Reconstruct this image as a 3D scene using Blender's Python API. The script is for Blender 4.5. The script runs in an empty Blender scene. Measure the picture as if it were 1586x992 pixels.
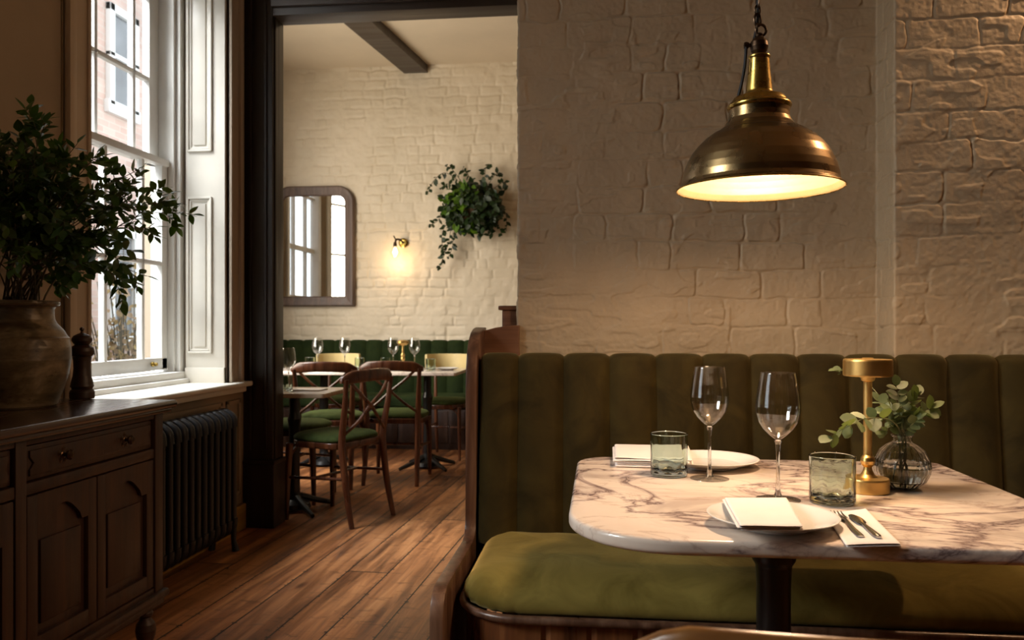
import bpy, bmesh, math, random
import numpy as np
from mathutils import Vector, Matrix

scene = bpy.context.scene
PI = math.pi

# ------------------------------------------------------------ camera, world, light, exposure
CAM_Z = 1.09
YAW = math.atan(137 / 1250.0)
cam_data = bpy.data.cameras.new('camera')
cam_data.sensor_width = 36.0
cam_data.lens = 36.0 * 1250 / 1586
cam_data.shift_y = 9.0 / 1586
cam_data.clip_start = 0.05
cam_data.clip_end = 200
cam_data.dof.use_dof = True
cam_data.dof.focus_distance = 1.75
cam_data.dof.aperture_fstop = 7.1
cam = bpy.data.objects.new('camera', cam_data)
cam.location = (0, 0, CAM_Z)
cam.rotation_euler = (PI / 2, 0, YAW)
scene.collection.objects.link(cam)
scene.camera = cam

scene.view_settings.view_transform = 'Standard'
scene.view_settings.look = 'None'
scene.view_settings.gamma = 1.0
scene.view_settings.use_curve_mapping = False
scene.view_settings.exposure = 0.0
try:
    scene.cycles.use_denoising = True
    scene.cycles.caustics_reflective = False
    scene.cycles.caustics_refractive = False
    scene.cycles.sample_clamp_indirect = 3.0
    scene.cycles.max_bounces = 10
    scene.cycles.diffuse_bounces = 5
    scene.cycles.transparent_max_bounces = 24
    scene.cycles.transmission_bounces = 12
except Exception:
    pass

world = bpy.data.worlds.new('sky')
scene.world = world
world.use_nodes = True
bg = world.node_tree.nodes['Background']
bg.inputs[0].default_value = (0.86, 0.93, 1.0, 1)
bg.inputs[1].default_value = 2.6

def area_light(name, loc, target, sx, sy, power, color, spread=1.6):
    d = bpy.data.lights.new(name, 'AREA')
    d.shape = 'RECTANGLE'
    d.size = sx
    d.size_y = sy
    d.energy = power
    d.color = color
    d.spread = spread
    o = bpy.data.objects.new(name, d)
    o.location = loc
    o.rotation_euler = (Vector(target) - Vector(loc)).to_track_quat('-Z', 'Y').to_euler()
    scene.collection.objects.link(o)
    return o

# open sky above the street, seen by the windows of the two rooms
area_light('sky_window_front', (-3.7, 2.7, 4.4), (-0.9, 3.6, 0.2), 1.8, 1.6, 250, (0.96, 0.97, 1.0))
area_light('sky_window_dining', (-2.95, 5.03, 1.95), (-1.3, 5.93, 1.85), 1.15, 2.1, 88, (1.0, 0.86, 0.69), 3.0)
area_light('sky_window_street', (-4.2, 0.15, 3.5), (0.9, 2.4, 1.3), 1.6, 1.6, 72, (1.0, 0.97, 0.92))  # comes in through the assumed window out of view

# ------------------------------------------------------------ pixel helper (a point of the place seen at x, y on a known plane)
def px(x, y, X=None, Y=None, Z=None):
    u = (x - 793) / 1250.0
    v = (505 - y) / 1250.0
    c, s = math.cos(YAW), math.sin(YAW)
    d = Vector((u * c - s, c + u * s, v))
    if Z is not None:
        t = (Z - CAM_Z) / d.z
    elif Y is not None:
        t = Y / d.y
    else:
        t = X / d.x
    return Vector((d.x * t, d.y * t, CAM_Z + d.z * t))

# ------------------------------------------------------------ mesh builder
class MB:
    def __init__(self):
        self.v = []
        self.f = []

    def add(self, verts, faces):
        n = len(self.v)
        self.v.extend([Vector(p) for p in verts])
        self.f.extend([tuple(i + n for i in f) for f in faces])
        return self

    def box(self, x0, x1, y0, y1, z0, z1, bev=0.0, mat=None, seg=2):
        bm = bmesh.new()
        bmesh.ops.create_cube(bm, size=1.0)
        for v in bm.verts:
            v.co = Vector((x0 + (v.co.x + .5) * (x1 - x0), y0 + (v.co.y + .5) * (y1 - y0), z0 + (v.co.z + .5) * (z1 - z0)))
        if bev > 0:
            b = min(bev, 0.45 * min(abs(x1 - x0), abs(y1 - y0), abs(z1 - z0)))
            bmesh.ops.bevel(bm, geom=bm.edges[:], offset=b, segments=seg, profile=0.6, affect='EDGES')
        bm.verts.index_update()
        vs = [v.co.copy() for v in bm.verts]
        if mat is not None:
            vs = [mat @ p for p in vs]
        fs = [tuple(v.index for v in f.verts) for f in bm.faces]
        bm.free()
        return self.add(vs, fs)

    def lathe(self, prof, cx=0, cy=0, seg=32, cz=0, mat=None, ribs=0, rib_amp=0.0):
        full = [prof[0]]
        for p_, q_ in zip(prof, prof[1:]):     # edge loops near the ends of long runs keep them crisp
            L_ = math.hypot(q_[0] - p_[0], q_[1] - p_[1])
            if L_ > .0055:
                e_ = min(.08, .0014 / L_)
                for t_ in (e_, 1 - e_): full.append((p_[0] + (q_[0] - p_[0]) * t_, p_[1] + (q_[1] - p_[1]) * t_))
            full.append(q_)
        prof = full
        vs, fs = [], []
        rings = []
        for (r, z) in prof:
            if r <= 1e-6:
                vs.append((cx, cy, cz + z)); rings.append([len(vs) - 1])
            else:
                ids = []
                for k in range(seg):
                    a = 2 * PI * k / seg
                    rr = r
                    if ribs:
                        rr = r * (1 + rib_amp * abs(math.cos(a * ribs / 2)))
                    vs.append((cx + rr * math.cos(a), cy + rr * math.sin(a), cz + z)); ids.append(len(vs) - 1)
                rings.append(ids)
        for a, b in zip(rings, rings[1:]):
            if len(a) == 1 and len(b) == 1:
                continue
            if len(a) == 1:
                for k in range(seg): fs.append((a[0], b[(k + 1) % seg], b[k]))
            elif len(b) == 1:
                for k in range(seg): fs.append((a[k], a[(k + 1) % seg], b[0]))
            else:
                for k in range(seg): fs.append((a[k], a[(k + 1) % seg], b[(k + 1) % seg], b[k]))
        if mat is not None:
            vs = [mat @ Vector(p) for p in vs]
        return self.add(vs, fs)

    def tube(self, pts, rad, seg=10, caps=True, sx=1.0, up=None):
        pts = [Vector(p) for p in pts]
        n = len(pts)
        if not hasattr(rad, '__len__'):
            rad = [rad] * n
        vs, fs = [], []
        t0 = (pts[1] - pts[0]).normalized()
        ref = Vector(up) if up else (Vector((0, 0, 1)) if abs(t0.z) < 0.9 else Vector((0, 1, 0)))
        nrm = t0.cross(ref).normalized()
        for i in range(n):
            t = (pts[min(i + 1, n - 1)] - pts[max(i - 1, 0)]).normalized()
            nrm = (nrm - t * nrm.dot(t)).normalized()
            b = t.cross(nrm)
            for k in range(seg):
                a = 2 * PI * k / seg
                vs.append(pts[i] + (nrm * math.cos(a) * sx + b * math.sin(a)) * rad[i])
        for i in range(n - 1):
            for k in range(seg):
                fs.append((i * seg + k, i * seg + (k + 1) % seg, (i + 1) * seg + (k + 1) % seg, (i + 1) * seg + k))
        if caps:
            fs.append(tuple(range(seg - 1, -1, -1)))
            fs.append(tuple((n - 1) * seg + k for k in range(seg)))
        return self.add(vs, fs)

    def rings(self, rings, cap0=True, cap1=True):
        """loft equal-length closed rings"""
        n = len(rings[0])
        vs = [p for r in rings for p in r]
        fs = []
        for i in range(len(rings) - 1):
            for k in range(n):
                fs.append((i * n + k, i * n + (k + 1) % n, (i + 1) * n + (k + 1) % n, (i + 1) * n + k))
        if cap0: fs.append(tuple(range(n - 1, -1, -1)))
        if cap1: fs.append(tuple((len(rings) - 1) * n + k for k in range(n)))
        return self.add(vs, fs)

    def grid(self, P, closed_u=False):
        """P[i][j] -> quads"""
        nu, nv = len(P), len(P[0])
        vs = [p for row in P for p in row]
        fs = []
        for i in range(nu - 1):
            for j in range(nv - 1):
                fs.append((i * nv + j, (i + 1) * nv + j, (i + 1) * nv + j + 1, i * nv + j + 1))
        return self.add(vs, fs)

    def prism(self, poly, axis, a, b, bev=0.0):
        """poly: 2-D outline; axis 'x': (y,z) outline between x=a..b; 'y': (x,z); 'z': (x,y)"""
        bm = bmesh.new()
        def mk(p, t):
            if axis == 'x': return (t, p[0], p[1])
            if axis == 'y': return (p[0], t, p[1])
            return (p[0], p[1], t)
        A = [bm.verts.new(mk(p, a)) for p in poly]
        B = [bm.verts.new(mk(p, b)) for p in poly]
        n = len(poly)
        fa = bm.faces.new(A); fb = bm.faces.new(list(reversed(B)))
        for k in range(n):
            bm.faces.new((A[k], B[k], B[(k + 1) % n], A[(k + 1) % n]))
        bmesh.ops.recalc_face_normals(bm, faces=bm.faces[:])
        if bev > 0:
            es = [e for e in bm.edges if e in fa.edges or e in fb.edges] if fa.is_valid else bm.edges[:]
            es = list(fa.edges) + list(fb.edges)
            bmesh.ops.bevel(bm, geom=es, offset=bev, segments=2, profile=0.6, affect='EDGES')
        bm.verts.index_update()
        vs = [v.co.copy() for v in bm.verts]
        fs = [tuple(v.index for v in f.verts) for f in bm.faces]
        bm.free()
        return self.add(vs, fs)

    def build(self, name, mat, parent=None, sharp=38, off=None, smooth=True, solid=False):
        me = bpy.data.meshes.new(name)
        o_ = Vector(off) if off is not None else Vector((0, 0, 0))
        me.from_pydata([tuple(p - o_) for p in self.v], [], self.f)
        me.validate()
        bm = bmesh.new(); bm.from_mesh(me)
        if not solid:
            bmesh.ops.recalc_face_normals(bm, faces=bm.faces[:])
        for f in bm.faces: f.smooth = smooth
        th = math.radians(sharp)
        for e in bm.edges:
            if len(e.link_faces) == 2 and e.calc_face_angle(0) > th:
                e.smooth = False
        bm.to_mesh(me); bm.free()
        if mat is not None: me.materials.append(mat)
        o = bpy.data.objects.new(name, me)
        scene.collection.objects.link(o)
        if parent is not None:
            o.parent = parent
        return o

def empty(name, loc=(0, 0, 0), rz=0.0):
    o = bpy.data.objects.new(name, None)
    o.empty_display_size = 0.1
    o.location = loc
    o.rotation_euler = (0, 0, rz)
    scene.collection.objects.link(o)
    return o

def tag(o, label, cat, group=None, kind=None):
    o['label'] = label
    o['category'] = cat
    if group: o['group'] = group
    if kind: o['kind'] = kind
    return o

def struct(o):
    o['kind'] = 'structure'
    return o

def copy_tree(o, parent=None):
    c = o.copy()
    scene.collection.objects.link(c)
    c.parent = parent
    for ch in [x for x in bpy.data.objects if x.parent is o]:
        copy_tree(ch, c)
    return c

# ------------------------------------------------------------ materials
def nodes_of(name):
    m = bpy.data.materials.new(name)
    m.use_nodes = True
    nt = m.node_tree
    b = nt.nodes['Principled BSDF']
    return m, nt, b

def N(nt, t, **kw):
    n = nt.nodes.new(t)
    for k, v in kw.items():
        if k in n.inputs.keys() if hasattr(n.inputs, 'keys') else False:
            n.inputs[k].default_value = v
        else:
            setattr(n, k, v)
    return n

def ramp(nt, stops):
    r = nt.nodes.new('ShaderNodeValToRGB')
    el = r.color_ramp.elements
    while len(el) > 1: el.remove(el[0])
    el[0].position = stops[0][0]; el[0].color = (*stops[0][1], 1)
    for p, c in stops[1:]:
        e = el.new(p); e.color = (*c, 1)
    return r

def coords(nt, scale=(1, 1, 1), rot=(0, 0, 0), world=False):
    if world:
        tc = nt.nodes.new('ShaderNodeNewGeometry'); out = tc.outputs['Position']
    else:
        tc = nt.nodes.new('ShaderNodeTexCoord'); out = tc.outputs['Object']
    mp = nt.nodes.new('ShaderNodeMapping')
    mp.inputs['Scale'].default_value = scale
    mp.inputs['Rotation'].default_value = rot
    nt.links.new(out, mp.inputs[0])
    return mp.outputs[0]

def noise(nt, vec, scale=5, detail=4, rough=.55, dist=0):
    n = nt.nodes.new('ShaderNodeTexNoise')
    n.inputs['Scale'].default_value = scale
    n.inputs['Detail'].default_value = detail
    n.inputs['Roughness'].default_value = rough
    n.inputs['Distortion'].default_value = dist
    nt.links.new(vec, n.inputs['Vector'])
    return n.outputs['Fac']

def bump(nt, h, b, strength=.3, dist=.002, prev=None):
    n = nt.nodes.new('ShaderNodeBump')
    n.inputs['Strength'].default_value = strength
    n.inputs['Distance'].default_value = dist
    nt.links.new(h, n.inputs['Height'])
    if prev is not None: nt.links.new(prev, n.inputs['Normal'])
    nt.links.new(n.outputs[0], b.inputs['Normal'])
    return n.outputs[0]

def m_plain(name, col, rough=.6, var=.12, nscale=6, bumps=.15, metallic=0, spec=.5, world=False, bd=.002):
    m, nt, b = nodes_of(name)
    v = coords(nt, world=world)
    f = noise(nt, v, nscale, 5)
    lo = tuple(c * (1 - var) for c in col); hi = tuple(min(1, c * (1 + var)) for c in col)
    r = ramp(nt, [(.3, lo), (.7, hi)])
    nt.links.new(f, r.inputs[0]); nt.links.new(r.outputs[0], b.inputs['Base Color'])
    b.inputs['Roughness'].default_value = rough
    b.inputs['Metallic'].default_value = metallic
    b.inputs['Specular IOR Level'].default_value = spec
    if bumps: bump(nt, noise(nt, v, nscale * 9, 4), b, bumps, bd)
    return m

def m_wood(name, dark, mid, light, axis='z', rough=.38, scale=1.0, coat=0.0, world=False, bs=.25, stretch=.06):
    m, nt, b = nodes_of(name)
    sc = {'x': (stretch, 1, 1), 'y': (1, stretch, 1), 'z': (1, 1, stretch)}[axis]
    v = coords(nt, tuple(s * scale for s in sc), world=world)
    f = noise(nt, v, 38, 7, .6, .6)
    g = noise(nt, v, 9, 3, .5, 1.5)
    mx = nt.nodes.new('ShaderNodeMath'); mx.operation = 'ADD'
    mu = nt.nodes.new('ShaderNodeMath'); mu.operation = 'MULTIPLY'; mu.inputs[1].default_value = .5
    nt.links.new(f, mx.inputs[0]); nt.links.new(g, mx.inputs[1]); nt.links.new(mx.outputs[0], mu.inputs[0])
    r = ramp(nt, [(.36, dark), (.5, mid), (.64, light)])
    nt.links.new(mu.outputs[0], r.inputs[0]); nt.links.new(r.outputs[0], b.inputs['Base Color'])
    rr = nt.nodes.new('ShaderNodeMapRange'); rr.inputs[1].default_value = .3; rr.inputs[2].default_value = .7
    rr.inputs[3].default_value = rough - .08; rr.inputs[4].default_value = rough + .14
    nt.links.new(g, rr.inputs[0]); nt.links.new(rr.outputs[0], b.inputs['Roughness'])
    b.inputs['Coat Weight'].default_value = coat
    b.inputs['Coat Roughness'].default_value = .2
    bump(nt, f, b, bs, .0015)
    return m

def m_velvet(name, dark, light, sheen, sheen_w=.8, scale=1):
    m, nt, b = nodes_of(name)
    v = coords(nt)
    f = noise(nt, v, 7 * scale, 4, .6, .8)
    g = noise(nt, v, 90, 3)
    r = ramp(nt, [(.35, dark), (.7, light)])
    nt.links.new(f, r.inputs[0]); nt.links.new(r.outputs[0], b.inputs['Base Color'])
    b.inputs['Roughness'].default_value = .85
    b.inputs['Specular IOR Level'].default_value = .15
    b.inputs['Sheen Weight'].default_value = sheen_w
    b.inputs['Sheen Roughness'].default_value = .35
    b.inputs['Sheen Tint'].default_value = (*sheen, 1)
    n1 = bump(nt, f, b, .35, .006)
    bump(nt, noise(nt, v, 420, 2), b, .25, .0006, n1)
    return m

def m_brick_paint(name, c0, c1):
    m, nt, b = nodes_of(name)
    v = coords(nt, world=True)
    f = noise(nt, v, 2.6, 6, .6)
    r = ramp(nt, [(.3, c0), (.68, c1)])
    nt.links.new(f, r.inputs[0])
    # dark chipped spots where paint has come away from joints
    g = noise(nt, v, 33, 4, .65)
    r2 = ramp(nt, [(.76, (1, 1, 1)), (.80, (.42, .36, .28))])
    nt.links.new(g, r2.inputs[0])
    mx = nt.nodes.new('ShaderNodeMixRGB'); mx.blend_type = 'MULTIPLY'; mx.inputs[0].default_value = .8
    nt.links.new(r.outputs[0], mx.inputs[1]); nt.links.new(r2.outputs[0], mx.inputs[2])
    nt.links.new(mx.outputs[0], b.inputs['Base Color'])
    b.inputs['Roughness'].default_value = .55
    n1 = bump(nt, noise(nt, v, 60, 5, .65), b, .35, .004)
    bump(nt, noise(nt, v, 230, 4, .6), b, .3, .0012, n1)
    return m

def m_marble(name, base, vein, vein2, rot=.35):
    m, nt, b = nodes_of(name)
    v = coords(nt, (1.0, 1.5, 1.6), (0, 0, rot), world=True)
    f = noise(nt, v, 1.9, 9, .60, 1.0)
    sub = nt.nodes.new('ShaderNodeMath'); sub.operation = 'SUBTRACT'; sub.inputs[1].default_value = .5
    ab = nt.nodes.new('ShaderNodeMath'); ab.operation = 'ABSOLUTE'
    nt.links.new(f, sub.inputs[0]); nt.links.new(sub.outputs[0], ab.inputs[0])
    r = ramp(nt, [(0, vein), (.010, vein2), (.035, base), (1, base)])
    nt.links.new(ab.outputs[0], r.inputs[0])
    f3 = noise(nt, v, 4.0, 8, .58, .9)
    s3 = nt.nodes.new('ShaderNodeMath'); s3.operation = 'SUBTRACT'; s3.inputs[1].default_value = .47
    a3 = nt.nodes.new('ShaderNodeMath'); a3.operation = 'ABSOLUTE'
    nt.links.new(f3, s3.inputs[0]); nt.links.new(s3.outputs[0], a3.inputs[0])
    r3 = ramp(nt, [(0, (.78, .73, .71)), (.012, (.94, .92, .91)), (.03, (1, 1, 1))])
    nt.links.new(a3.outputs[0], r3.inputs[0])
    g = noise(nt, v, 2.2, 5, .6, .8)
    r2 = ramp(nt, [(.34, (.62, .58, .57)), (.5, (1, .98, .96)), (.8, (.92, .84, .77))])
    nt.links.new(g, r2.inputs[0])
    mx = nt.nodes.new('ShaderNodeMixRGB'); mx.blend_type = 'MULTIPLY'; mx.inputs[0].default_value = .9
    nt.links.new(r.outputs[0], mx.inputs[1]); nt.links.new(r2.outputs[0], mx.inputs[2])
    my = nt.nodes.new('ShaderNodeMixRGB'); my.blend_type = 'MULTIPLY'; my.inputs[0].default_value = 1
    nt.links.new(mx.outputs[0], my.inputs[1]); nt.links.new(r3.outputs[0], my.inputs[2])
    nt.links.new(my.outputs[0], b.inputs['Base Color'])
    b.inputs['Roughness'].default_value = .16
    b.inputs['Specular IOR Level'].default_value = .6
    return m

def m_metal(name, c0, c1, rough=.28, nscale=6, brushed=False):
    m, nt, b = nodes_of(name)
    v = coords(nt, (1, 1, .15) if brushed else (1, 1, 1))
    f = noise(nt, v, nscale, 6, .6)
    r = ramp(nt, [(.3, c0), (.7, c1)])
    nt.links.new(f, r.inputs[0]); nt.links.new(r.outputs[0], b.inputs['Base Color'])
    b.inputs['Metallic'].default_value = 1
    rr = nt.nodes.new('ShaderNodeMapRange'); rr.inputs[1].default_value = .3; rr.inputs[2].default_value = .7
    rr.inputs[3].default_value = rough * .8; rr.inputs[4].default_value = rough * 1.3
    nt.links.new(noise(nt, v, nscale * 4, 5), rr.inputs[0]); nt.links.new(rr.outputs[0], b.inputs['Roughness'])
    return m

def m_thin_glass(name, tint=(1, 1, 1), edge=(.55, .6, .58), ior=1.5, gl=1.0):
    m = bpy.data.materials.new(name); m.use_nodes = True
    nt = m.node_tree; nt.nodes.clear()
    out = nt.nodes.new('ShaderNodeOutputMaterial')
    mix = nt.nodes.new('ShaderNodeMixShader')
    tr = nt.nodes.new('ShaderNodeBsdfTransparent')
    g = nt.nodes.new('ShaderNodeBsdfGlossy'); g.inputs['Roughness'].default_value = .02
    g.inputs['Color'].default_value = (gl, gl, gl, 1)
    lf = nt.nodes.new('ShaderNodeLayerWeight'); lf.inputs['Blend'].default_value = .5
    pw = nt.nodes.new('ShaderNodeMath'); pw.operation = 'POWER'; pw.inputs[1].default_value = 4.5
    nt.links.new(lf.outputs['Facing'], pw.inputs[0])
    f0 = ((ior - 1) / (ior + 1)) ** 2
    fr = nt.nodes.new('ShaderNodeMath'); fr.operation = 'MULTIPLY_ADD'; fr.inputs[1].default_value = 1 - f0; fr.inputs[2].default_value = f0
    nt.links.new(pw.outputs[0], fr.inputs[0])
    lw = nt.nodes.new('ShaderNodeLayerWeight'); lw.inputs['Blend'].default_value = .35
    r = ramp(nt, [(.45, tint), (1.0, edge)])
    nt.links.new(lw.outputs['Facing'], r.inputs[0]); nt.links.new(r.outputs[0], tr.inputs[0])
    nt.links.new(fr.outputs[0], mix.inputs[0]); nt.links.new(tr.outputs[0], mix.inputs[1]); nt.links.new(g.outputs[0], mix.inputs[2])
    nt.links.new(mix.outputs[0], out.inputs[0])
    return m

def m_glass(name, col, rough=0.0, ior=1.48, bm=.12):
    m, nt, b = nodes_of(name)
    b.inputs['Base Color'].default_value = (*col, 1)
    b.inputs['Transmission Weight'].default_value = 1
    b.inputs['Roughness'].default_value = rough
    b.inputs['IOR'].default_value = ior
    if bm: bump(nt, noise(nt, coords(nt), 30, 2), b, bm, .003)
    return m

def m_emit(name, col, s):
    m, nt, b = nodes_of(name)
    b.inputs['Base Color'].default_value = (*col, 1)
    b.inputs['Emission Color'].default_value = (*col, 1)
    b.inputs['Emission Strength'].default_value = s
    return m

def m_leaf(name, c0, c1, rough=.35, trans=.25):
    m, nt, b = nodes_of(name)
    v = coords(nt)
    r = ramp(nt, [(.3, c0), (.7, c1)])
    nt.links.new(noise(nt, v, 14, 2), r.inputs[0])
    nt.links.new(r.outputs[0], b.inputs['Base Color'])
    b.inputs['Roughness'].default_value = rough
    tl = nt.nodes.new('ShaderNodeBsdfTranslucent')
    mul = nt.nodes.new('ShaderNodeMixRGB'); mul.blend_type = 'MULTIPLY'; mul.inputs[0].default_value = 1
    mul.inputs[2].default_value = (1.4, 1.6, .5, 1)
    nt.links.new(r.outputs[0], mul.inputs[1]); nt.links.new(mul.outputs[0], tl.inputs[0])
    mix = nt.nodes.new('ShaderNodeMixShader'); mix.inputs[0].default_value = trans
    out = nt.nodes['Material Output']
    nt.links.new(b.outputs[0], mix.inputs[1]); nt.links.new(tl.outputs[0], mix.inputs[2])
    nt.links.new(mix.outputs[0], out.inputs[0])
    return m

def m_floor(name):
    m, nt, b = nodes_of(name)
    L = nt.links
    v = coords(nt, (1, 1, 1), (0, 0, math.radians(3.0)), world=True)
    sp = nt.nodes.new('ShaderNodeSeparateXYZ'); L.new(v, sp.inputs[0])
    def M(op, a, bb=None, c=None):
        n = nt.nodes.new('ShaderNodeMath'); n.operation = op
        for i, q in enumerate((a, bb, c)):
            if q is None: continue
            if isinstance(q, (int, float)): n.inputs[i].default_value = q
            else: L.new(q, n.inputs[i])
        return n.outputs[0]
    W = .185
    sx = M('DIVIDE', sp.outputs[0], W)
    idx = M('FLOOR', sx)
    fr = M('FRACT', sx)
    wn = nt.nodes.new('ShaderNodeTexWhiteNoise'); wn.noise_dimensions = '1D'; L.new(idx, wn.inputs['W'])
    rnd = wn.outputs['Value']
    yy = M('ADD', sp.outputs[1], M('MULTIPLY', rnd, 7.3))
    ly = M('DIVIDE', yy, 4.1)
    idy = M('FLOOR', ly); fy = M('FRACT', ly)
    wn2 = nt.nodes.new('ShaderNodeTexWhiteNoise'); wn2.noise_dimensions = '2D'
    cb = nt.nodes.new('ShaderNodeCombineXYZ'); L.new(idx, cb.inputs[0]); L.new(idy, cb.inputs[1]); L.new(cb.outputs[0], wn2.inputs['Vector'])
    # grain coordinates, shifted per board
    cg = nt.nodes.new('ShaderNodeCombineXYZ')
    L.new(M('ADD', sp.outputs[0], M('MULTIPLY', rnd, 31.0)), cg.inputs[0])
    L.new(M('MULTIPLY', yy, .075), cg.inputs[1]); L.new(M('MULTIPLY', wn2.outputs['Value'], 9.0), cg.inputs[2])
    g1 = noise(nt, cg.outputs[0], 26, 7, .62, .7)
    g2 = noise(nt, cg.outputs[0], 7, 4, .55, 1.6)
    gs = M('MULTIPLY', M('ADD', g1, g2), .5)
    r = ramp(nt, [(.36, (.085, .032, .012)), (.47, (.25, .100, .036)), (.56, (.42, .180, .066)), (.68, (.56, .275, .11))])
    L.new(gs, r.inputs[0])
    # board-to-board tone
    rt = ramp(nt, [(0, (.62, .58, .56)), (.5, (1, .98, .95)), (1, (1.0, .86, .70))])
    L.new(wn2.outputs['Value'], rt.inputs[0])
    mx = nt.nodes.new('ShaderNodeMixRGB'); mx.blend_type = 'MULTIPLY'; mx.inputs[0].default_value = .8
    L.new(r.outputs[0], mx.inputs[1]); L.new(rt.outputs[0], mx.inputs[2])
    # knots and worn marks
    ck = nt.nodes.new('ShaderNodeCombineXYZ'); L.new(M('MULTIPLY', sp.outputs[0], 2.0), ck.inputs[0]); L.new(M('MULTIPLY', yy, .75), ck.inputs[1]); L.new(M('MULTIPLY', rnd, 5.0), ck.inputs[2])
    vk = nt.nodes.new('ShaderNodeTexVoronoi'); vk.inputs['Scale'].default_value = 2.6; L.new(ck.outputs[0], vk.inputs['Vector'])
    rk = ramp(nt, [(.03, (.10, .07, .05)), (.075, (.55, .5, .45)), (.12, (1, 1, 1))])
    L.new(vk.outputs['Distance'], rk.inputs[0])
    mk = nt.nodes.new('ShaderNodeMixRGB'); mk.blend_type = 'MULTIPLY'; mk.inputs[0].default_value = .85
    L.new(mx.outputs[0], mk.inputs[1]); L.new(rk.outputs[0], mk.inputs[2])
    # dark scuffs across boards
    sc = noise(nt, coords(nt, (3.2, 9, 1), (0, 0, .1), world=True), 3.0, 6, .65, .6)
    rs = ramp(nt, [(.56, (1, 1, 1)), (.66, (.38, .34, .31))])
    L.new(sc, rs.inputs[0])
    ms = nt.nodes.new('ShaderNodeMixRGB'); ms.blend_type = 'MULTIPLY'; ms.inputs[0].default_value = .75
    L.new(mk.outputs[0], ms.inputs[1]); L.new(rs.outputs[0], ms.inputs[2])
    # seams
    ed = M('MINIMUM', fr, M('SUBTRACT', 1, fr))
    seam = M('LESS_THAN', ed, .017)
    ey = M('MINIMUM', fy, M('SUBTRACT', 1, fy))
    seam2 = M('LESS_THAN', ey, .0011)
    sm = M('MAXIMUM', seam, seam2)
    # chipped seam holes
    hol = noise(nt, coords(nt, (10, 26, 1), (0, 0, .05), world=True), 2.2, 3)
    chip = M('MULTIPLY', M('LESS_THAN', ed, .06), M('GREATER_THAN', hol, .60))
    sm = M('MAXIMUM', sm, chip)
    m3 = nt.nodes.new('ShaderNodeMixRGB'); L.new(sm, m3.inputs[0]); L.new(ms.outputs[0], m3.inputs[1]); m3.inputs[2].default_value = (.012, .007, .004, 1)
    L.new(m3.outputs[0], b.inputs['Base Color'])
    rr = nt.nodes.new('ShaderNodeMapRange'); rr.inputs[1].default_value = .3; rr.inputs[2].default_value = .7
    rr.inputs[3].default_value = .32; rr.inputs[4].default_value = .52
    L.new(g2, rr.inputs[0]); L.new(rr.outputs[0], b.inputs['Roughness'])
    h = M('SUBTRACT', M('MULTIPLY', g1, .35), M('MULTIPLY', sm, 1.0))
    bump(nt, h, b, .5, .003)
    return m

def m_facade(name):
    m, nt, b = nodes_of(name)
    v = coords(nt, (1, 1, 1), (0, PI / 2, 0), world=True)
    geo = nt.nodes.new('ShaderNodeNewGeometry')
    sp = nt.nodes.new('ShaderNodeSeparateXYZ'); nt.links.new(geo.outputs['Position'], sp.inputs[0])
    cb = nt.nodes.new('ShaderNodeCombineXYZ'); nt.links.new(sp.outputs[1], cb.inputs[0]); nt.links.new(sp.outputs[2], cb.inputs[1])
    br = nt.nodes.new('ShaderNodeTexBrick')
    br.inputs['Scale'].default_value = 1.0
    br.inputs['Brick Width'].default_value = .23; br.inputs['Row Height'].default_value = .08; br.inputs['Mortar Size'].default_value = .006
    br.inputs['Color1'].default_value = (.56, .38, .32, 1); br.inputs['Color2'].default_value = (.66, .49, .42, 1); br.inputs['Mortar'].default_value = (.62, .54, .48, 1)
    nt.links.new(cb.outputs[0], br.inputs['Vector'])
    f = noise(nt, cb.outputs[0], .9, 5)
    r = ramp(nt, [(.35, (.75, .75, .75)), (.65, (1.1, 1.08, 1.05))])
    nt.links.new(f, r.inputs[0])
    mx = nt.nodes.new('ShaderNodeMixRGB'); mx.blend_type = 'MULTIPLY'; mx.inputs[0].default_value = 1
    nt.links.new(br.outputs[0], mx.inputs[1]); nt.links.new(r.outputs[0], mx.inputs[2])
    nt.links.new(mx.outputs[0], b.inputs['Base Color'])
    b.inputs['Roughness'].default_value = .9
    return m

MT = {}
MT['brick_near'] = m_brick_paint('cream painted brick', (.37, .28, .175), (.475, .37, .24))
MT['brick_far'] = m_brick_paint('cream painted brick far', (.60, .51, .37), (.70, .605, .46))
MT['dark_wall'] = m_plain('dark brown wall to cut fill', (.085, .055, .035), .8, .08, 3, .1, world=True)  # for the unseen right and rear walls, made dark to cut bounced fill light
MT['plaster'] = m_plain('taupe wall paint', (.30, .235, .165), .8, .08, 3, .12, world=True)
MT['ceiling'] = m_plain('ceiling paint', (.72, .62, .47), .8, .05, 2, .05, world=True)
MT['joinery'] = m_plain('off white joinery paint', (.66, .62, .54), .42, .05, 5, .06, world=True)
MT['architrave'] = m_plain('beige gloss joinery paint', (.46, .38, .29), .4, .06, 5, .06, world=True)
MT['sashwhite'] = m_plain('white sash paint', (.80, .79, .75), .4, .04, 5, .05, world=True)
MT['darkpost'] = m_wood('black brown painted timber', (.014, .009, .006), (.022, .014, .009), (.034, .022, .014), 'z', .42, world=True)
MT['lintel'] = m_wood('dark brown painted beam', (.030, .020, .014), (.045, .031, .022), (.065, .045, .032), 'x', .4, world=True)
MT['skirting'] = m_wood('waxed pine', (.34, .19, .04), (.48, .28, .06), (.56, .34, .09), 'y', .45, world=True)
MT['floor'] = m_floor('old pine boards')
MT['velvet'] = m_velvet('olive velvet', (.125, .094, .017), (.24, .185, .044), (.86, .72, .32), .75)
MT['velvet_shaded'] = m_velvet('olive velvet shaded', (.024, .0165, .004), (.050, .036, .009), (.68, .57, .27), .45)  # same velvet as the seat; shade on the upright back put into its colour
MT['velvet_far'] = m_velvet('bottle green velvet', (.010, .018, .004), (.022, .034, .007), (.20, .26, .09), .25)
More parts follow.
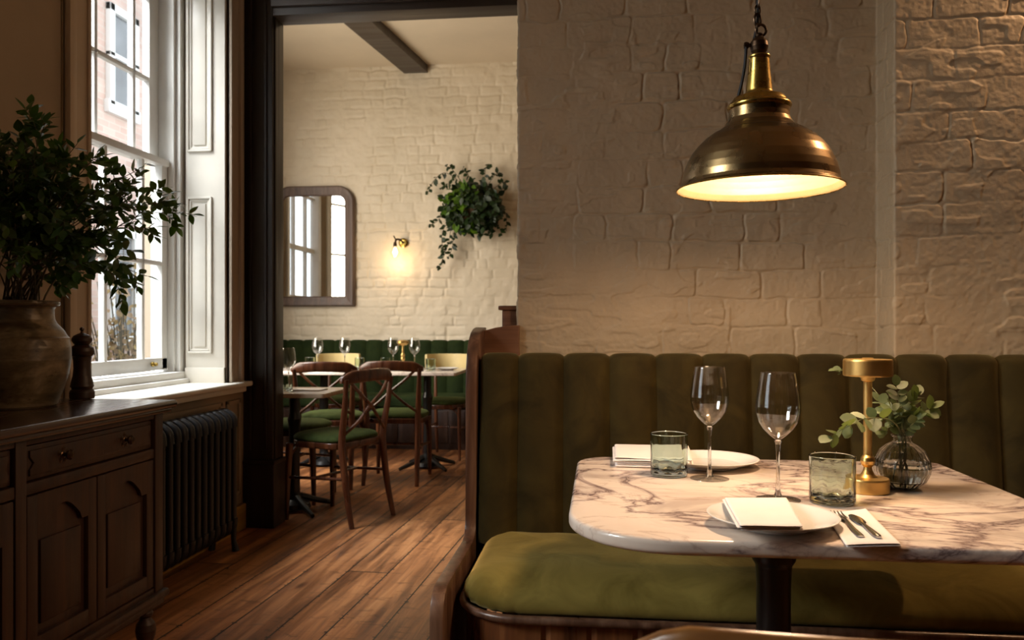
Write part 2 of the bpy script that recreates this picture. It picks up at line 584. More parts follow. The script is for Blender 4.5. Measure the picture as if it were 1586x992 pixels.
MT['velvet_seat'] = m_velvet('green seat velvet', (.024, .036, .008), (.052, .070, .016), (.34, .40, .16), .3, 2)
MT['settle'] = m_wood('worn brown settle wood', (.045, .020, .011), (.105, .050, .028), (.20, .110, .065), 'z', .34, coat=.2)
MT['settle_panel'] = m_wood('warm brown settle panel', (.10, .042, .020), (.18, .080, .040), (.27, .13, .07), 'x', .38)
MT['plinth'] = m_wood('pine plinth boards', (.055, .018, .007), (.16, .055, .018), (.27, .11, .035), 'z', .33, coat=.2)
MT['side'] = m_wood('dark oak', (.011, .0042, .002), (.026, .0095, .004), (.046, .018, .007), 'z', .44)
MT['sidetop'] = m_wood('dark oak top', (.016, .007, .0035), (.036, .016, .008), (.062, .028, .014), 'y', .22, coat=.3)
MT['chair'] = m_wood('polished mahogany', (.035, .009, .004), (.085, .026, .010), (.18, .062, .022), 'z', .28, coat=.3)
MT['chair_fore'] = m_wood('honey brown beech', (.20, .075, .018), (.34, .145, .035), (.48, .235, .07), 'x', .3, coat=.3)
MT['iron'] = m_plain('black cast iron', (.010, .010, .010), .3, .1, 10, .1)
MT['radiator'] = m_plain('dark iron radiator paint', (.010, .010, .011), .38, .1, 10, .1)
MT['marble'] = m_marble('veined cream marble', (.86, .76, .67), (.22, .16, .155), (.52, .43, .40))
MT['marble_far'] = m_marble('pale table stone', (.78, .70, .64), (.45, .38, .35), (.6, .53, .48))
MT['wood_pale'] = m_wood('pale oak table top', (.36, .27, .18), (.48, .38, .27), (.6, .5, .38), 'x', .3)
MT['napkin'] = m_plain('white linen', (.84, .80, .78), .85, .03, 20, .3, bd=.0008)
MT['plate'] = m_plain('white glazed china', (.80, .80, .78), .12, .02, 5, 0)
MT['steel'] = m_metal('polished steel', (.50, .47, .44), (.62, .59, .56), .16)
MT['brass'] = m_metal('brushed brass', (.62, .40, .13), (.75, .52, .20), .36, 5)
MT['brass_old'] = m_metal('aged brass', (.20, .14, .066), (.29, .205, .10), .27, 4)
MT['brass_neck'] = m_metal('yellow aged brass', (.34, .23, .055), (.52, .36, .10), .26, 7)
MT['bronze'] = m_metal('dark bronze', (.045, .028, .018), (.10, .062, .038), .35, 14)
MT['shade_in'] = m_plain('gold painted lining', (.135, .098, .052), .45, .12, 14, .15)
MT['cord'] = m_plain('black cord', (.010, .009, .009), .6, .1, 60, .3)
MT['wine'] = m_thin_glass('clear wine glass', (.975, .98, .975), (.42, .42, .40), 1.75)
MT['stemglass'] = m_glass('clear solid glass', (.98, .985, .975), 0, 1.5, 0)
MT['vaseglass'] = m_glass('clear ribbed glass', (.95, .97, .94), 0, 1.48, 0)
MT['water'] = m_glass('water', (.97, .98, .96), 0, 1.33, 0)
MT['tumbler'] = m_glass('sea green glass', (.80, .90, .84))
MT['pane'] = m_thin_glass('window glass', (.97, .98, .98), (.9, .92, .92), 1.35, .8)
MT['bulb'] = m_emit('warm bulb', (1, .68, .34), 28)
MT['bulb_glass'] = m_thin_glass('bulb glass', (.99, .97, .93), (.7, .6, .45), 1.4)
MT['mirror'] = m_metal('mirror glass', (.80, .80, .78), (.86, .86, .84), .015)
MT['mirrorframe'] = m_wood('grey brown carved frame', (.055, .032, .024), (.10, .062, .045), (.16, .105, .078), 'z', .45, world=True)
MT['leaf'] = m_leaf('dark green leaf', (.026, .058, .014), (.062, .12, .032), .28, .3)
MT['leaf2'] = m_leaf('mid green leaf', (.040, .085, .016), (.085, .15, .035), .3, .3)
MT['leaf_grey'] = m_leaf('sage green leaf', (.075, .105, .055), (.15, .19, .09), .5, .25)
MT['leaf_ivy'] = m_leaf('ivy leaf', (.007, .017, .004), (.020, .045, .009), .45, .2)
MT['leaf_lime'] = m_leaf('bright green leaf', (.05, .12, .008), (.13, .24, .02), .4, .35)
MT['stem'] = m_plain('green brown stem', (.075, .060, .030), .7, .2, 30, .2)
MT['stem_g'] = m_plain('sage stem', (.20, .21, .10), .6, .15, 30, .1)
MT['cream_chair'] = m_plain('cream chair paint', (.66, .52, .24), .5, .08, 8, .1)
MT['facade'] = m_facade('pink stock brick')
MT['out_white'] = m_plain('white stucco', (.78, .77, .74), .8, .06, 3, .1, world=True)
MT['out_glass'] = m_plain('grey window glass', (.16, .17, .18), .08, .3, 2, 0)
MT['pavement'] = m_plain('paving', (.34, .32, .29), .9, .15, 2, .3, world=True)
MT['dry_leaf'] = m_leaf('dry brown leaf', (.30, .19, .12), (.50, .36, .24), .7, .3)
MT['basket'] = m_wood('woven basket', (.06, .03, .012), (.11, .06, .025), (.17, .10, .045), 'x', .8, 3)

def m_stoneware():
    m, nt, b = nodes_of('mottled stoneware glaze')
    v = coords(nt, (1, 1, 2.2))
    f = noise(nt, v, 5, 7, .65, .4)
    r = ramp(nt, [(.34, (.030, .020, .010)), (.47, (.10, .070, .036)), (.57, (.20, .145, .080)), (.70, (.32, .25, .155))])
    nt.links.new(f, r.inputs[0])
    g = noise(nt, v, 42, 4)
    r2 = ramp(nt, [(.62, (1, 1, 1)), (.7, (.35, .28, .2))])
    nt.links.new(g, r2.inputs[0])
    mx = nt.nodes.new('ShaderNodeMixRGB'); mx.blend_type = 'MULTIPLY'; mx.inputs[0].default_value = .7
    nt.links.new(r.outputs[0], mx.inputs[1]); nt.links.new(r2.outputs[0], mx.inputs[2]); nt.links.new(mx.outputs[0], b.inputs['Base Color'])
    b.inputs['Roughness'].default_value = .38
    bump(nt, f, b, .3, .004)
    return m
MT['stoneware'] = m_stoneware()

# ------------------------------------------------------------ painted brick relief
def vnoise(S, V, scale, seed):
    rs = np.random.RandomState(seed)
    tab = rs.rand(256, 256)
    x = S * scale + 1000.0; y = V * scale + 1000.0
    xi = np.floor(x).astype(int); yi = np.floor(y).astype(int)
    fx = x - xi; fy = y - yi
    fx = fx * fx * (3 - 2 * fx); fy = fy * fy * (3 - 2 * fy)
    a = tab[xi % 256, yi % 256]; b = tab[(xi + 1) % 256, yi % 256]
    c = tab[xi % 256, (yi + 1) % 256]; d = tab[(xi + 1) % 256, (yi + 1) % 256]
    return (a * (1 - fx) + b * fx) * (1 - fy) + (c * (1 - fx) + d * fx) * fy

def brick_relief(S, V, course, seed, long_=.205, short=.11, depth=.006, lump=.0022, wob=.006, rough=.0012, ridge=0.0, jw=.008):
    Sw = S + (vnoise(S, V, 9, seed) - .5) * 2 * wob + (vnoise(S, V, 31, seed + 1) - .5) * wob
    Vw = V + (vnoise(S, V, 8, seed + 2) - .5) * 2 * wob + (vnoise(S, V, 27, seed + 3) - .5) * wob * .8
    row = np.floor(Vw / course).astype(int)
    fv = np.abs(Vw / course - row - .5) * course
    dv = course / 2 - fv
    rs = np.random.RandomState(seed + 7)
    rmin, rmax = row.min(), row.max()
    smin, smax = S.min() - .5, S.max() + .5
    ds = np.zeros_like(S); off = np.zeros_like(S); soft = np.zeros_like(S)
    for r in range(rmin, rmax + 1):
        b = [smin - rs.rand() * .2]
        while b[-1] < smax:
            L = long_ if rs.rand() < .68 else short
            b.append(b[-1] + L * (1 + (rs.rand() - .5) * .14))
        b = np.array(b)
        m = row == r
        sv = Sw[m]
        k = np.clip(np.searchsorted(b, sv) - 1, 0, len(b) - 2)
        ds[m] = np.minimum(sv - b[k], b[k + 1] - sv)
        o = (rs.rand(len(b)) - .5)
        off[m] = o[k]
        tl = (rs.rand(len(b)) - .5)
        off[m] += tl[k] * (sv - (b[k] + b[k + 1]) / 2) / .1
    d = np.minimum(ds, dv)
    # rounded brick corners
    q = .016
    cx = np.clip(q - ds, 0, q); cy = np.clip(q - dv, 0, q)
    d = np.minimum(d, q - np.sqrt(cx * cx + cy * cy))
    t = np.clip(d / jw, 0, 1); t = t * t * (3 - 2 * t)
    jd = np.clip(vnoise(S, V, 5.5, seed + 11) * 1.9 - .45, .12, 1.0)
    h = (t - 1) * depth * jd
    h += off * lump * .8 * t
    h += (vnoise(S, V, 14, seed + 12) - .5) * lump * 1.3
    h += (vnoise(S, V, 45, seed + 13) - .5) * lump * .7
    h += (vnoise(S, V, 120, seed + 14) - .5) * rough
    if ridge > 0:   # flaky ledges of thick old paint
        n = vnoise(S * .55, V * 1.6, 26, seed + 15)
        h += ridge * (np.clip((n - .56) * 14, 0, 1)) * (vnoise(S, V, 7, seed + 16) > .42)
    return h

def relief_sheet(name, path, v_levels, mat, **kw):
    """path: list of (x, y, s) points; the face looks to the right-hand side turned back (dy, -dx)"""
    P = np.array([(p[0], p[1]) for p in path]); S = np.array([p[2] for p in path])
    T = np.gradient(P, axis=0); T /= np.linalg.norm(T, axis=1)[:, None] + 1e-9
    Nn = np.stack([T[:, 1], -T[:, 0]], 1)
    V = np.array(v_levels)
    SS, VV = np.meshgrid(S, V, indexing='ij')
    H = brick_relief(SS, VV, **kw)
    X = P[:, 0][:, None] + Nn[:, 0][:, None] * H
    Y = P[:, 1][:, None] + Nn[:, 1][:, None] * H
    co = np.stack([X, Y, VV], 2).reshape(-1, 3)
    ns, nv = len(S), len(V)
    i, j = np.meshgrid(np.arange(ns - 1), np.arange(nv - 1), indexing='ij')
    a = (i * nv + j).ravel(); b = ((i + 1) * nv + j).ravel(); c = ((i + 1) * nv + j + 1).ravel(); d = (i * nv + j + 1).ravel()
    F = np.stack([a, b, c, d], 1)
    me = bpy.data.meshes.new(name)
    me.vertices.add(len(co)); me.vertices.foreach_set('co', co.ravel())
    me.loops.add(F.size); me.loops.foreach_set('vertex_index', F.ravel())
    me.polygons.add(len(F)); me.polygons.foreach_set('loop_start', np.arange(0, F.size, 4)); me.polygons.foreach_set('loop_total', np.full(len(F), 4))
    me.update(calc_edges=True)
    me.polygons.foreach_set('use_smooth', np.ones(len(F), bool))
    me.materials.append(mat)
    o = bpy.data.objects.new(name, me)
    scene.collection.objects.link(o)
    return struct(o)

def make_path(pts, step, fine_until=None, smooth_n=2):
    out = []
    s = 0
    for a, b in zip(pts, pts[1:]):
        L = math.hypot(b[0] - a[0], b[1] - a[1]); n = max(1, int(round(L / step)))
        for k in range(n):
            out.append((a[0] + (b[0] - a[0]) * k / n, a[1] + (b[1] - a[1]) * k / n, s + L * k / n))
        s += L
    out.append((*pts[-1], s))
    arr = np.array(out)
    for _ in range(smooth_n):
        arr[1:-1, :2] = (arr[:-2, :2] + 2 * arr[1:-1, :2] + arr[2:, :2]) / 4
    return [tuple(r) for r in arr]

YN = 2.62           # face of the brick wall behind the near banquette
YP = 2.475          # face of the projecting pier on its right
YF = 7.5            # brick wall at the end of the dining room
XW = -1.92          # window wall
YO = 4.18           # face of the opening post

zs = list(np.arange(0, .9, .15)) + list(np.arange(.9, 2.45, .0032)) + list(np.arange(2.46, 3.21, .05))
p = make_path([(-.27, 2.9), (-.27, YN), (.856, YN), (.856, YP), (2.1, YP)], .0032, smooth_n=5)
p += [(2.3, YP, p[-1][2] + .2), (3.2, YP, p[-1][2] + 1.1)]
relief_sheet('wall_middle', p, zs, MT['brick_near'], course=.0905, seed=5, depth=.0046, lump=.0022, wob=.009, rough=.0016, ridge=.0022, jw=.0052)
zs = list(np.arange(0, .9, .15)) + list(np.arange(.9, 3.6, .011))
p = make_path([(-3.2, YF), (-.55, YF)], .011, smooth_n=0) + [(1.2, YF, 4.5)]
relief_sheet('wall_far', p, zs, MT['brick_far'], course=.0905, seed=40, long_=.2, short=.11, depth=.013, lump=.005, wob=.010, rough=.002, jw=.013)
struct(MB().box(-.22, 3.2, 2.72, 2.9, 0, 3.2).build('wall_middle_back', MT['plaster']))

# floor, ceilings, plain walls
struct(MB().prism([(-2.37, -2.6), (3.3, -2.6), (3.3, 7.7), (-3.23, 7.7), (-3.23, 6.05), (-2.33, 4.33), (-2.37, 4.33)], 'z', -.1, 0).build('floor', MT['floor']))
struct(MB().box(-2.4, 3.3, -2.6, 4.33, 3.2, 3.3).build('ceiling', MT['ceiling']))
struct(MB().prism([(-2.37, 4.33), (1.4, 4.33), (1.4, 7.7), (-3.25, 7.7), (-3.25, 6.05)], 'z', 3.56, 3.66).build('ceiling_dining', MT['ceiling']))
struct(MB().box(3.2, 3.3, -2.6, 2.9, 0, 3.2).build('wall_right', MT['dark_wall']))
struct(MB().box(-2.37, 3.3, -2.6, -2.5, 0, 3.2).build('wall_rear', MT['dark_wall']))
struct(MB().box(1.2, 1.3, 2.9, 7.6, 0, 3.6).build('wall_dining_right', MT['plaster']))
struct(MB().box(-3.25, 1.3, 7.56, 7.66, 0, 3.6).build('wall_far_back', MT['plaster']))

# window wall: near room, openings Y .25-1.4 (assumed) and 2.83-3.98
w = MB()
WT = -2.37
SILL, HEAD = .77, 3.02
for (a, b) in ((-2.6, .25), (1.40, 2.83), (3.98, 4.33)):
    w.box(WT, XW, a, b, 0, 3.2)
for (a, b) in ((.25, 1.40), (2.83, 3.98)):
    w.box(WT, XW, a, b, 0, SILL); w.box(WT, XW, a, b, HEAD, 3.2)
struct(w.build('wall_left', MT['plaster']))
# panelled dado under the window
w = MB()
def panel_rect(w, x, y0, y1, z0, z1, t=.012, wd=.022):
    w.box(x, x + t, y0, y1, z1 - wd, z1, .004); w.box(x, x + t, y0, y1, z0, z0 + wd, .004)
    w.box(x, x + t, y0, y0 + wd, z0, z1, .004); w.box(x, x + t, y1 - wd, y1, z0, z1, .004)
for (a, b) in ((2.55, 3.2), (3.26, 3.92), (3.97, 4.13)):
    panel_rect(w, XW, a, b, .19, .70)
w.box(XW, XW + .012, 1.5, YO, .735, .765, .004)
struct(w.build('trim_1', MT['plaster']))
struct(MB().box(XW, XW + .022, 1.2, YO, 0, .135, .005).build('baseboard_left', MT['skirting']))

def sash_window(name, y0, y1, xg, detail=True):
    """window in the left wall, frame + two sashes + panes, panelled shutter reveals"""
    root = struct(empty(name, (xg, (y0 + y1) / 2, SILL)))
    off = root.location
    f = MB()
    # frame lining and beads
    for (a, b, s) in ((y0, y0 + .065, 1), (y1 - .065, y1, -1)):
        f.box(xg - .09, xg + .035, a, b, SILL, HEAD, .004)
        f.box(xg + .035, xg + .06, a + (.0 if s > 0 else .02), b - (.02 if s > 0 else .0), SILL, HEAD, .004)
    f.box(xg - .09, xg + .06, y0, y1, HEAD - .07, HEAD, .004)
    f.box(xg - .11, xg + .075, y0, y1, SILL, SILL + .085, .006)
    f.box(xg + .06, xg + .10, y0, y1, SILL, SILL + .05, .01)
    f.build('window_frame', MT['sashwhite'], root, off=off)
    ya, yb = y0 + .07, y1 - .07
    for nm, xs, z0, z1, hb in (('lower_sash', xg - .015, .868, 1.935, 1.405), ('upper_sash', xg - .062, 1.905, 2.95, 2.328)):
        s = MB()
        T = .019
        st = .05 if nm == 'lower_sash' else .085
        s.box(xs - T, xs + T, ya, ya + .05, z0, z1, .004)
        s.box(xs - T, xs + T, yb - st, yb, z0, z1, .004)
        s.box(xs - T, xs + T, ya, yb, z0, z0 + (.062 if nm == 'lower_sash' else .035), .005)
        s.box(xs - T - .004, xs + T + (.012 if nm == 'lower_sash' else 0), ya, yb, z1 - .035, z1, .005)
        for yy in (3.10 - 3.98 + y1, 3.40 - 3.98 + y1, 3.70 - 3.98 + y1):
            s.box(xs - T * .8, xs + T * .8, yy - .012, yy + .012, z0, z1, .006)
        s.box(xs - T * .8, xs + T * .8, ya, yb, hb - .012, hb + .012, .006)
        if nm == 'upper_sash':
            s.box(xs - T * .8, xs + T * .8, ya, yb, 2.73, 2.754, .006)
        so = s.build(nm, MT['sashwhite'], root, off=off)
        MB().box(xs - .002, xs + .002, ya + .03, yb - .03, z0 + .03, z1 - .02).build('pane', MT['pane'], so, off=off)
    if detail:
        k = MB(); k.lathe([(0, 0), (.012, .002), (.012, .01), (.006, .014), (.010, .022), (.008, .03), (0, .032)], 0, 0, 14,
                          mat=Matrix.Translation((xg + .006, y1 - .22, .9)) @ Matrix.Rotation(PI / 2, 4, 'Y'))
        k.build('sash_knob', MT['brass_neck'], root, off=off)
    # shutter reveals
    for (yy, s) in ((y1, -1), (y0, 1)):
        r = MB()
        r.box(xg + .075, XW + .002, min(yy, yy + s * .02), max(yy, yy + s * .02), SILL + .02, HEAD, .002)
        r.box(xg + .075, XW + .002, min(yy, yy + s * .03), max(yy, yy + s * .03), SILL + .02, SILL + .105, .004)
        for (z0, z1) in ((.947, 1.754), (1.986, 2.86)):
            xa, xb = xg + .085, xg + .085 + .135
            for (q, t) in ((0, .032), (.012, .026)):
                a0, a1 = xa + q, xb - q
                c0, c1 = z0 + q, z1 - q
                ww = .012
                for bx in ((a0, a0 + ww, c0, c1), (a1 - ww, a1, c0, c1), (a0, a1, c0, c0 + ww), (a0, a1, c1 - ww, c1)):
                    r.box(bx[0], bx[1], min(yy, yy + s * t), max(yy, yy + s * t), bx[2], bx[3], .005)
            r.box(xa + .034, xb - .034, min(yy, yy + s * .027), max(yy, yy + s * .027), z0 + .034, z1 - .034, .006)
        r.build('shutter_panel', MT['joinery'], root, off=off)
    # architrave on the wall face
    a = MB()
    for (ya_, yb_, s) in ((y1, y1 + .135, 1), (y0 - .135, y0, -1)):
        a.box(XW, XW + .022, ya_, yb_, SILL + .02, HEAD + .135, .006)
        if s > 0:
            a.box(XW, XW + .038, ya_ + .095, yb_, SILL + .02, HEAD + .135, .010); a.box(XW, XW + .03, ya_ , ya_ + .02, SILL + .02, HEAD + .1, .006)
        else:
            a.box(XW, XW + .038, ya_, yb_ - .095, SILL + .02, HEAD + .135, .010); a.box(XW, XW + .03, yb_ - .02, yb_, SILL + .02, HEAD + .1, .006)
    a.box(XW, XW + .038, y0 - .135, y1 + .135, HEAD, HEAD + .135, .006)
    a.build('architrave', MT['architrave'], root, off=off)
    # sill board
    sl = MB()
    sl.box(xg + .07, XW + .075, y0 - .16, y1 + .16, SILL, SILL + .026, .011, seg=3)
    sl.box(XW, XW + .045, y0 - .145, y1 + .145, SILL - .03, SILL, .008)
    # notch: fill only over the wall in front of the opening
    sl.build('window_sill', MT['joinery'], root, off=off)
    return root
sash_window('window_1', 2.83, 3.98, -2.205)
sash_window('window_2_assumed', .25, 1.40, -2.205, False)  # assumed window out of view, added to let in more light

# dining room: canted bay wall, then a side wall (seen only in the far mirror)
CA = math.atan2(1.72, -.9); CL = math.hypot(1.72, .9)
CM = Matrix.Translation((-2.25, 4.33, 0)) @ Matrix.Rotation(CA, 4, 'Z')
w = MB()
for (a, b_) in ((0, .30), (1.87, CL)):
    w.box(a, b_, 0, .08, 0, 3.56, mat=CM)
w.box(.30, 1.87, 0, .08, 0, .75, mat=CM); w.box(.30, 1.87, 0, .08, 3.05, 3.56, mat=CM)
struct(w.build('wall_bay', MT['plaster']))
r = struct(empty('window_3', (-2.65, 5.1, .75))); off = r.location
f = MB()
for q in (.30, 1.36, 1.80): f.box(q, q + .07, -.02, .08, .75, 3.05, .004, mat=CM)
f.box(.30, 1.87, -.04, .08, .75, .83, .004, mat=CM); f.box(.30, 1.87, -.02, .08, 2.98, 3.05, .004, mat=CM)
for zz in (1.3, 1.92, 2.5): f.box(.33, 1.84, .02, .05, zz - .012, zz + .012, .004, mat=CM)
f.box(.838, .862, .02, .05, .8, 3.0, .004, mat=CM)
f.build('window_frame', MT['sashwhite'], r, off=off)
MB().box(.36, 1.82, .033, .036, .82, 3.0, mat=CM).build('pane', MT['pane'], r, off=off)
XD = -3.15
w = MB()
for (a, b_) in ((6.05, 6.12), (7.10, 7.56)):
    w.box(XD - .08, XD, a, b_, 0, 3.56)
w.box(XD - .08, XD, 6.12, 7.10, 0, .75); w.box(XD - .08, XD, 6.12, 7.10, 3.1, 3.56)
struct(w.build('wall_dining_left', MT['plaster']))
a, b_ = 6.12, 7.10
r = struct(empty('window_4', (XD, (a + b_) / 2, .75))); off = r.location
f = MB()
for q in (a, b_ - .07): f.box(XD - .08, XD + .02, q, q + .07, .75, 3.1, .004)
f.box(XD - .08, XD + .04, a, b_, .75, .84, .004); f.box(XD - .08, XD, a, b_, 3.03, 3.1, .004)
for zz in (1.4, 1.92, 2.5): f.box(XD - .07, XD - .03, a, b_, zz - (.025 if zz == 1.92 else .012), zz + (.025 if zz == 1.92 else .012), .004)
for yy in (6.44, 6.78): f.box(XD - .07, XD - .03, yy - .012, yy + .012, .8, 3.05, .004)
f.build('window_frame', MT['sashwhite'], r, off=off)
MB().box(XD - .052, XD - .049, a + .06, b_ - .06, .82, 3.05).build('pane', MT['pane'], r, off=off)

# partition between the rooms with the dark opening
w = MB().box(-2.37, -2.20, YO, 4.33, 0, 3.6).box(.9, 1.3, YO, 4.33, 0, 3.6).box(-2.37, 1.3, YO + .02, 4.33, 3.05, 3.6)
struct(w.build('wall_partition', MT['plaster']))
ps = MB()
x0, x1 = -1.915, -1.755
ps.box(x0, x1, YO, 4.33, 0, 3.06, .004)
ps.box(x0 + .0, x1 + .012, YO - .014, 4.33, 0, .36, .006)
ps.box(x0 + .0, x1 + .018, YO - .02, 4.33, .34, .365, .006)
panel_h = [(.46, 2.6)]
ps.box(x0 + .03, x0 + .045, YO - .012, YO, .42, 2.9, .004); ps.box(x1 - .045, x1 - .03, YO - .012, YO, .42, 2.9, .004)
ps.box(x1 - .002, x1 + .008, YO + .02, YO + .05, .37, 2.76, .004)
ps.box(-2.25, x0, YO, 4.33, 0, 3.06)
struct(ps.build('trim_2', MT['darkpost']))
ln = MB()
ln.box(-1.755, 1.25, YO, 4.33, 2.762, 3.06, .006)
ln.box(-1.755, 1.25, YO - .03, YO, 2.80, 3.06, .008)
ln.box(-1.755, 1.25, YO - .055, YO - .03, 2.845, 3.06, .008)
struct(ln.build('trim_3', MT['lintel']))
# ceiling beam of the dining room
A = px(637, 107, Z=3.485); B = px(548, 30, Z=3.485)
dr = (B - A).normalized(); nn = Vector((-dr.y, dr.x, 0))
A2 = A - dr * .25; B2 = B + dr * 1.75
bm_ = MB()
hw = .112
vs = []
for z in (3.485, 3.58):
    for P_, sgn in ((A2, 1), (A2, -1), (B2, -1), (B2, 1)):
        q = P_ + nn * hw * sgn; vs.append((q.x, q.y, z))
bm_.add(vs, [(0, 1, 2, 3), (7, 6, 5, 4), (0, 4, 5, 1), (1, 5, 6, 2), (2, 6, 7, 3), (3, 7, 4, 0)])
struct(bm_.build('trim_4', MT['lintel']))

# ------------------------------------------------------------ street outside
fc = MB()
XFAC = -6.0
fw = [(9.24, 9.86, 3.80, 5.05), (9.24, 9.86, .9, 2.3), (6.6, 7.22, 3.80, 5.05), (6.6, 7.22, .9, 2.3), (12.2, 12.8, 3.8, 5.05), (4.0, 4.6, 3.8, 5.05), (4.0, 4.6, .9, 2.3)]
fac = tag(empty('facade', (XFAC, 9, 0)), 'pink brick house front across the street, seen through the window panes', 'building')
off = fac.location
MB().box(XFAC - .3, XFAC, 2.0, 15, 0, 7.0).build('brick_wall', MT['facade'], fac, off=off)
MB().box(XFAC, XFAC + .25, 10.42, 11.0, 0, 2.55, .02).build('stucco_pier', MT['out_white'], fac, off=off)
for (a, b, c, d) in fw:
    f = MB()
    for bx in ((a, a + .1, c, d), (b - .1, b, c, d), (a, b, d - .1, d), (a - .03, b + .03, c - .1, c + .06), (a, b, (c + d) / 2 - .03, (c + d) / 2 + .03)):
        f.box(XFAC, XFAC + .07, *bx[0:2], *bx[2:4], .01)
    wf = f.build('window', MT['out_white'], fac, off=off)
    MB().box(XFAC + .005, XFAC + .02, a + .08, b - .08, c, d - .06).build('pane', MT['out_glass'], wf, off=off)
struct(MB().box(-12, -2.38, -6, 16, -.12, -.02).build('ground', MT['pavement']))

# ------------------------------------------------------------ shape helpers for furniture
def rrect(x0, x1, y0, y1, rad, inset=0.0, n=10):
    """rounded rectangle outline; rad = (r at x0y0, x1y0, x1y1, x0y1)"""
    out = []
    x0 += inset; x1 -= inset; y0 += inset; y1 -= inset
    cs = [(x0, y0, 1, 1, PI, rad[0]), (x1, y0, -1, 1, 1.5 * PI, rad[1]), (x1, y1, -1, -1, 0, rad[2]), (x0, y1, 1, -1, .5 * PI, rad[3])]
    for (cx, cy, sx, sy, a0, r) in cs:
        r = max(r - inset, .002)
        ox, oy = cx + sx * r, cy + sy * r
        for k in range(n + 1):
            a = a0 + (PI / 2) * k / n
            out.append((ox + r * math.cos(a), oy + r * math.sin(a)))
    return out

def slab(mb, x0, x1, y0, y1, z0, z1, rad, bull=.008, n=12, steps=5):
    R = []
    h = z1 - z0
    b = min(bull, h / 2)
    for k in range(steps + 1):
        a = PI / 2 * k / steps
        R.append([(p[0], p[1], z0 + b - b * math.cos(a)) for p in rrect(x0, x1, y0, y1, rad, b - b * math.sin(a), n)])
    for k in range(steps + 1):
        a = PI / 2 * k / steps
        R.append([(p[0], p[1], z1 - b + b * math.sin(a)) for p in rrect(x0, x1, y0, y1, rad, b - b * math.cos(a), n)])
    mb.rings(R)
    return mb

def subdivide_line(pts, n):
    """smooth curve through control points (Catmull-Rom)"""
    P = [Vector(p) for p in pts]
    P = [P[0] * 2 - P[1]] + P + [P[-1] * 2 - P[-2]]
    out = []
    for i in range(1, len(P) - 2):
        for k in range(n):
            t = k / n
            a, b, c, d = P[i - 1], P[i], P[i + 1], P[i + 2]
            out.append(.5 * ((2 * b) + (c - a) * t + (2 * a - 5 * b + 4 * c - d) * t * t + (3 * b - a - 3 * c + d) * t ** 3))
    out.append(P[-2])
    return out

# ------------------------------------------------------------ near banquette
ban = tag(empty('banquette', (.9, 2.2, 0)), 'olive green velvet channel-backed banquette with brown wooden frame against the cream brick wall', 'banquette')
OB = ban.location
BX0, BX1 = -.365, 2.4
def fluted_back(x0, x1, zb, zt, yb, yt, ch, first, depth, roll=.035, nz=26, per=12, edge_left=True, thick=.1):
    """upright upholstery with vertical channels; returns MB"""
    seams = [x0, x0 + first]
    while seams[-1] < x1 - .01: seams.append(min(x1, seams[-1] + ch))
    m = MB()
    rnd = random.Random(4)
    for a, b in zip(seams, seams[1:]):
        jit = (rnd.random() - .5) * .006
        P = []
        wd = b - a
        for i in range(per + 1):
            u = i / per
            s = 2 * u - 1
            bulge = (1 - abs(s) ** 2.6)
            x = a + wd * u
            # keep the seams softly tucked
            row = []
            for k in range(nz + 1):
                v = k / nz
                z = zb + (zt - zb) * v
                ybase = yb + (yt - yb) * v
                y = ybase - depth * bulge - .002 * math.sin(v * 9 + a * 30) * bulge
                topdrop = .007 * abs(s) ** 10
                row.append((x + .004 * s * 0, y + .0, z - topdrop * v ** 8))
            # rolled top
            yt0, zt0 = row[-1][1], row[-1][2]
            R = roll * (.92 + .08 * bulge)
            for k in range(1, 9):
                t = PI * k / 8 * .62
                row.append((x, yt0 + R * (1 - math.cos(t)), zt0 + R * .8 * math.sin(t) * (.93 + .07 * bulge) + jit * 0))
            last = row[-1]
            row.append((x, last[1] + thick * .4, last[2] - .03))
            P.append(row)
        m.grid(P)
    return m
bk = fluted_back(BX0, BX1, .44, .980, 2.40, 2.455, .1385, .115, .027)
# left flank of the upholstery
fl = []
for k in range(14):
    v = k / 13
    z = .44 + (.985 - .44) * v
    y0_ = 2.40 + .055 * v
    rr = 0
    fl.append([(BX0 - .001, y0_, z), (BX0 - .004, y0_ + .02, z), (BX0 - .003, 2.56, z)])
bk.grid(fl)
bk.build('backrest', MT['velvet_shaded'], ban, off=OB, sharp=70, solid=False)

# seat cushion with a rounded front-left corner
sc = MB()
SX0, SX1, SY0, SY1 = -.345, 2.4, 1.925, 2.46
rad = (.15, .05, .02, .02)
prof = [(.010, .395), (.0, .402), (-.004, .415), (.0, .432), (.010, .448), (.024, .461), (.042, .470), (.07, .477), (.11, .482), (.16, .4845), (.22, .485)]
R = []
for ins, z in prof:
    pts = rrect(SX0, SX1, SY0, SY1, rad, ins, 16)
    ring = []
    for q, p_ in enumerate(pts):
        zz = z
        x, y = p_
        # pulled gathers near the corner
        if q < 22 and ins < .05:
            zz += 0
            g = .0035 * math.sin(q * 2.4) * (1 - ins / .05)
            nx, ny = x - (SX0 + .2), y - (SY0 + .2)
            l = math.hypot(nx, ny) + 1e-6
            x += nx / l * g; y += ny / l * g
        if y < SY0 + .26 and z > .44 and x > 0:
            zz -= 0
        ring.append((x, y, zz - .006 * max(0, (2.05 - y) / .12) * (1 if z > .44 else 0)))
    R.append(ring)
# subdivide the long sides so the dome is smooth
sc.rings(R, True, True)
sc.build('seat', MT['velvet'], ban, off=OB, sharp=80)
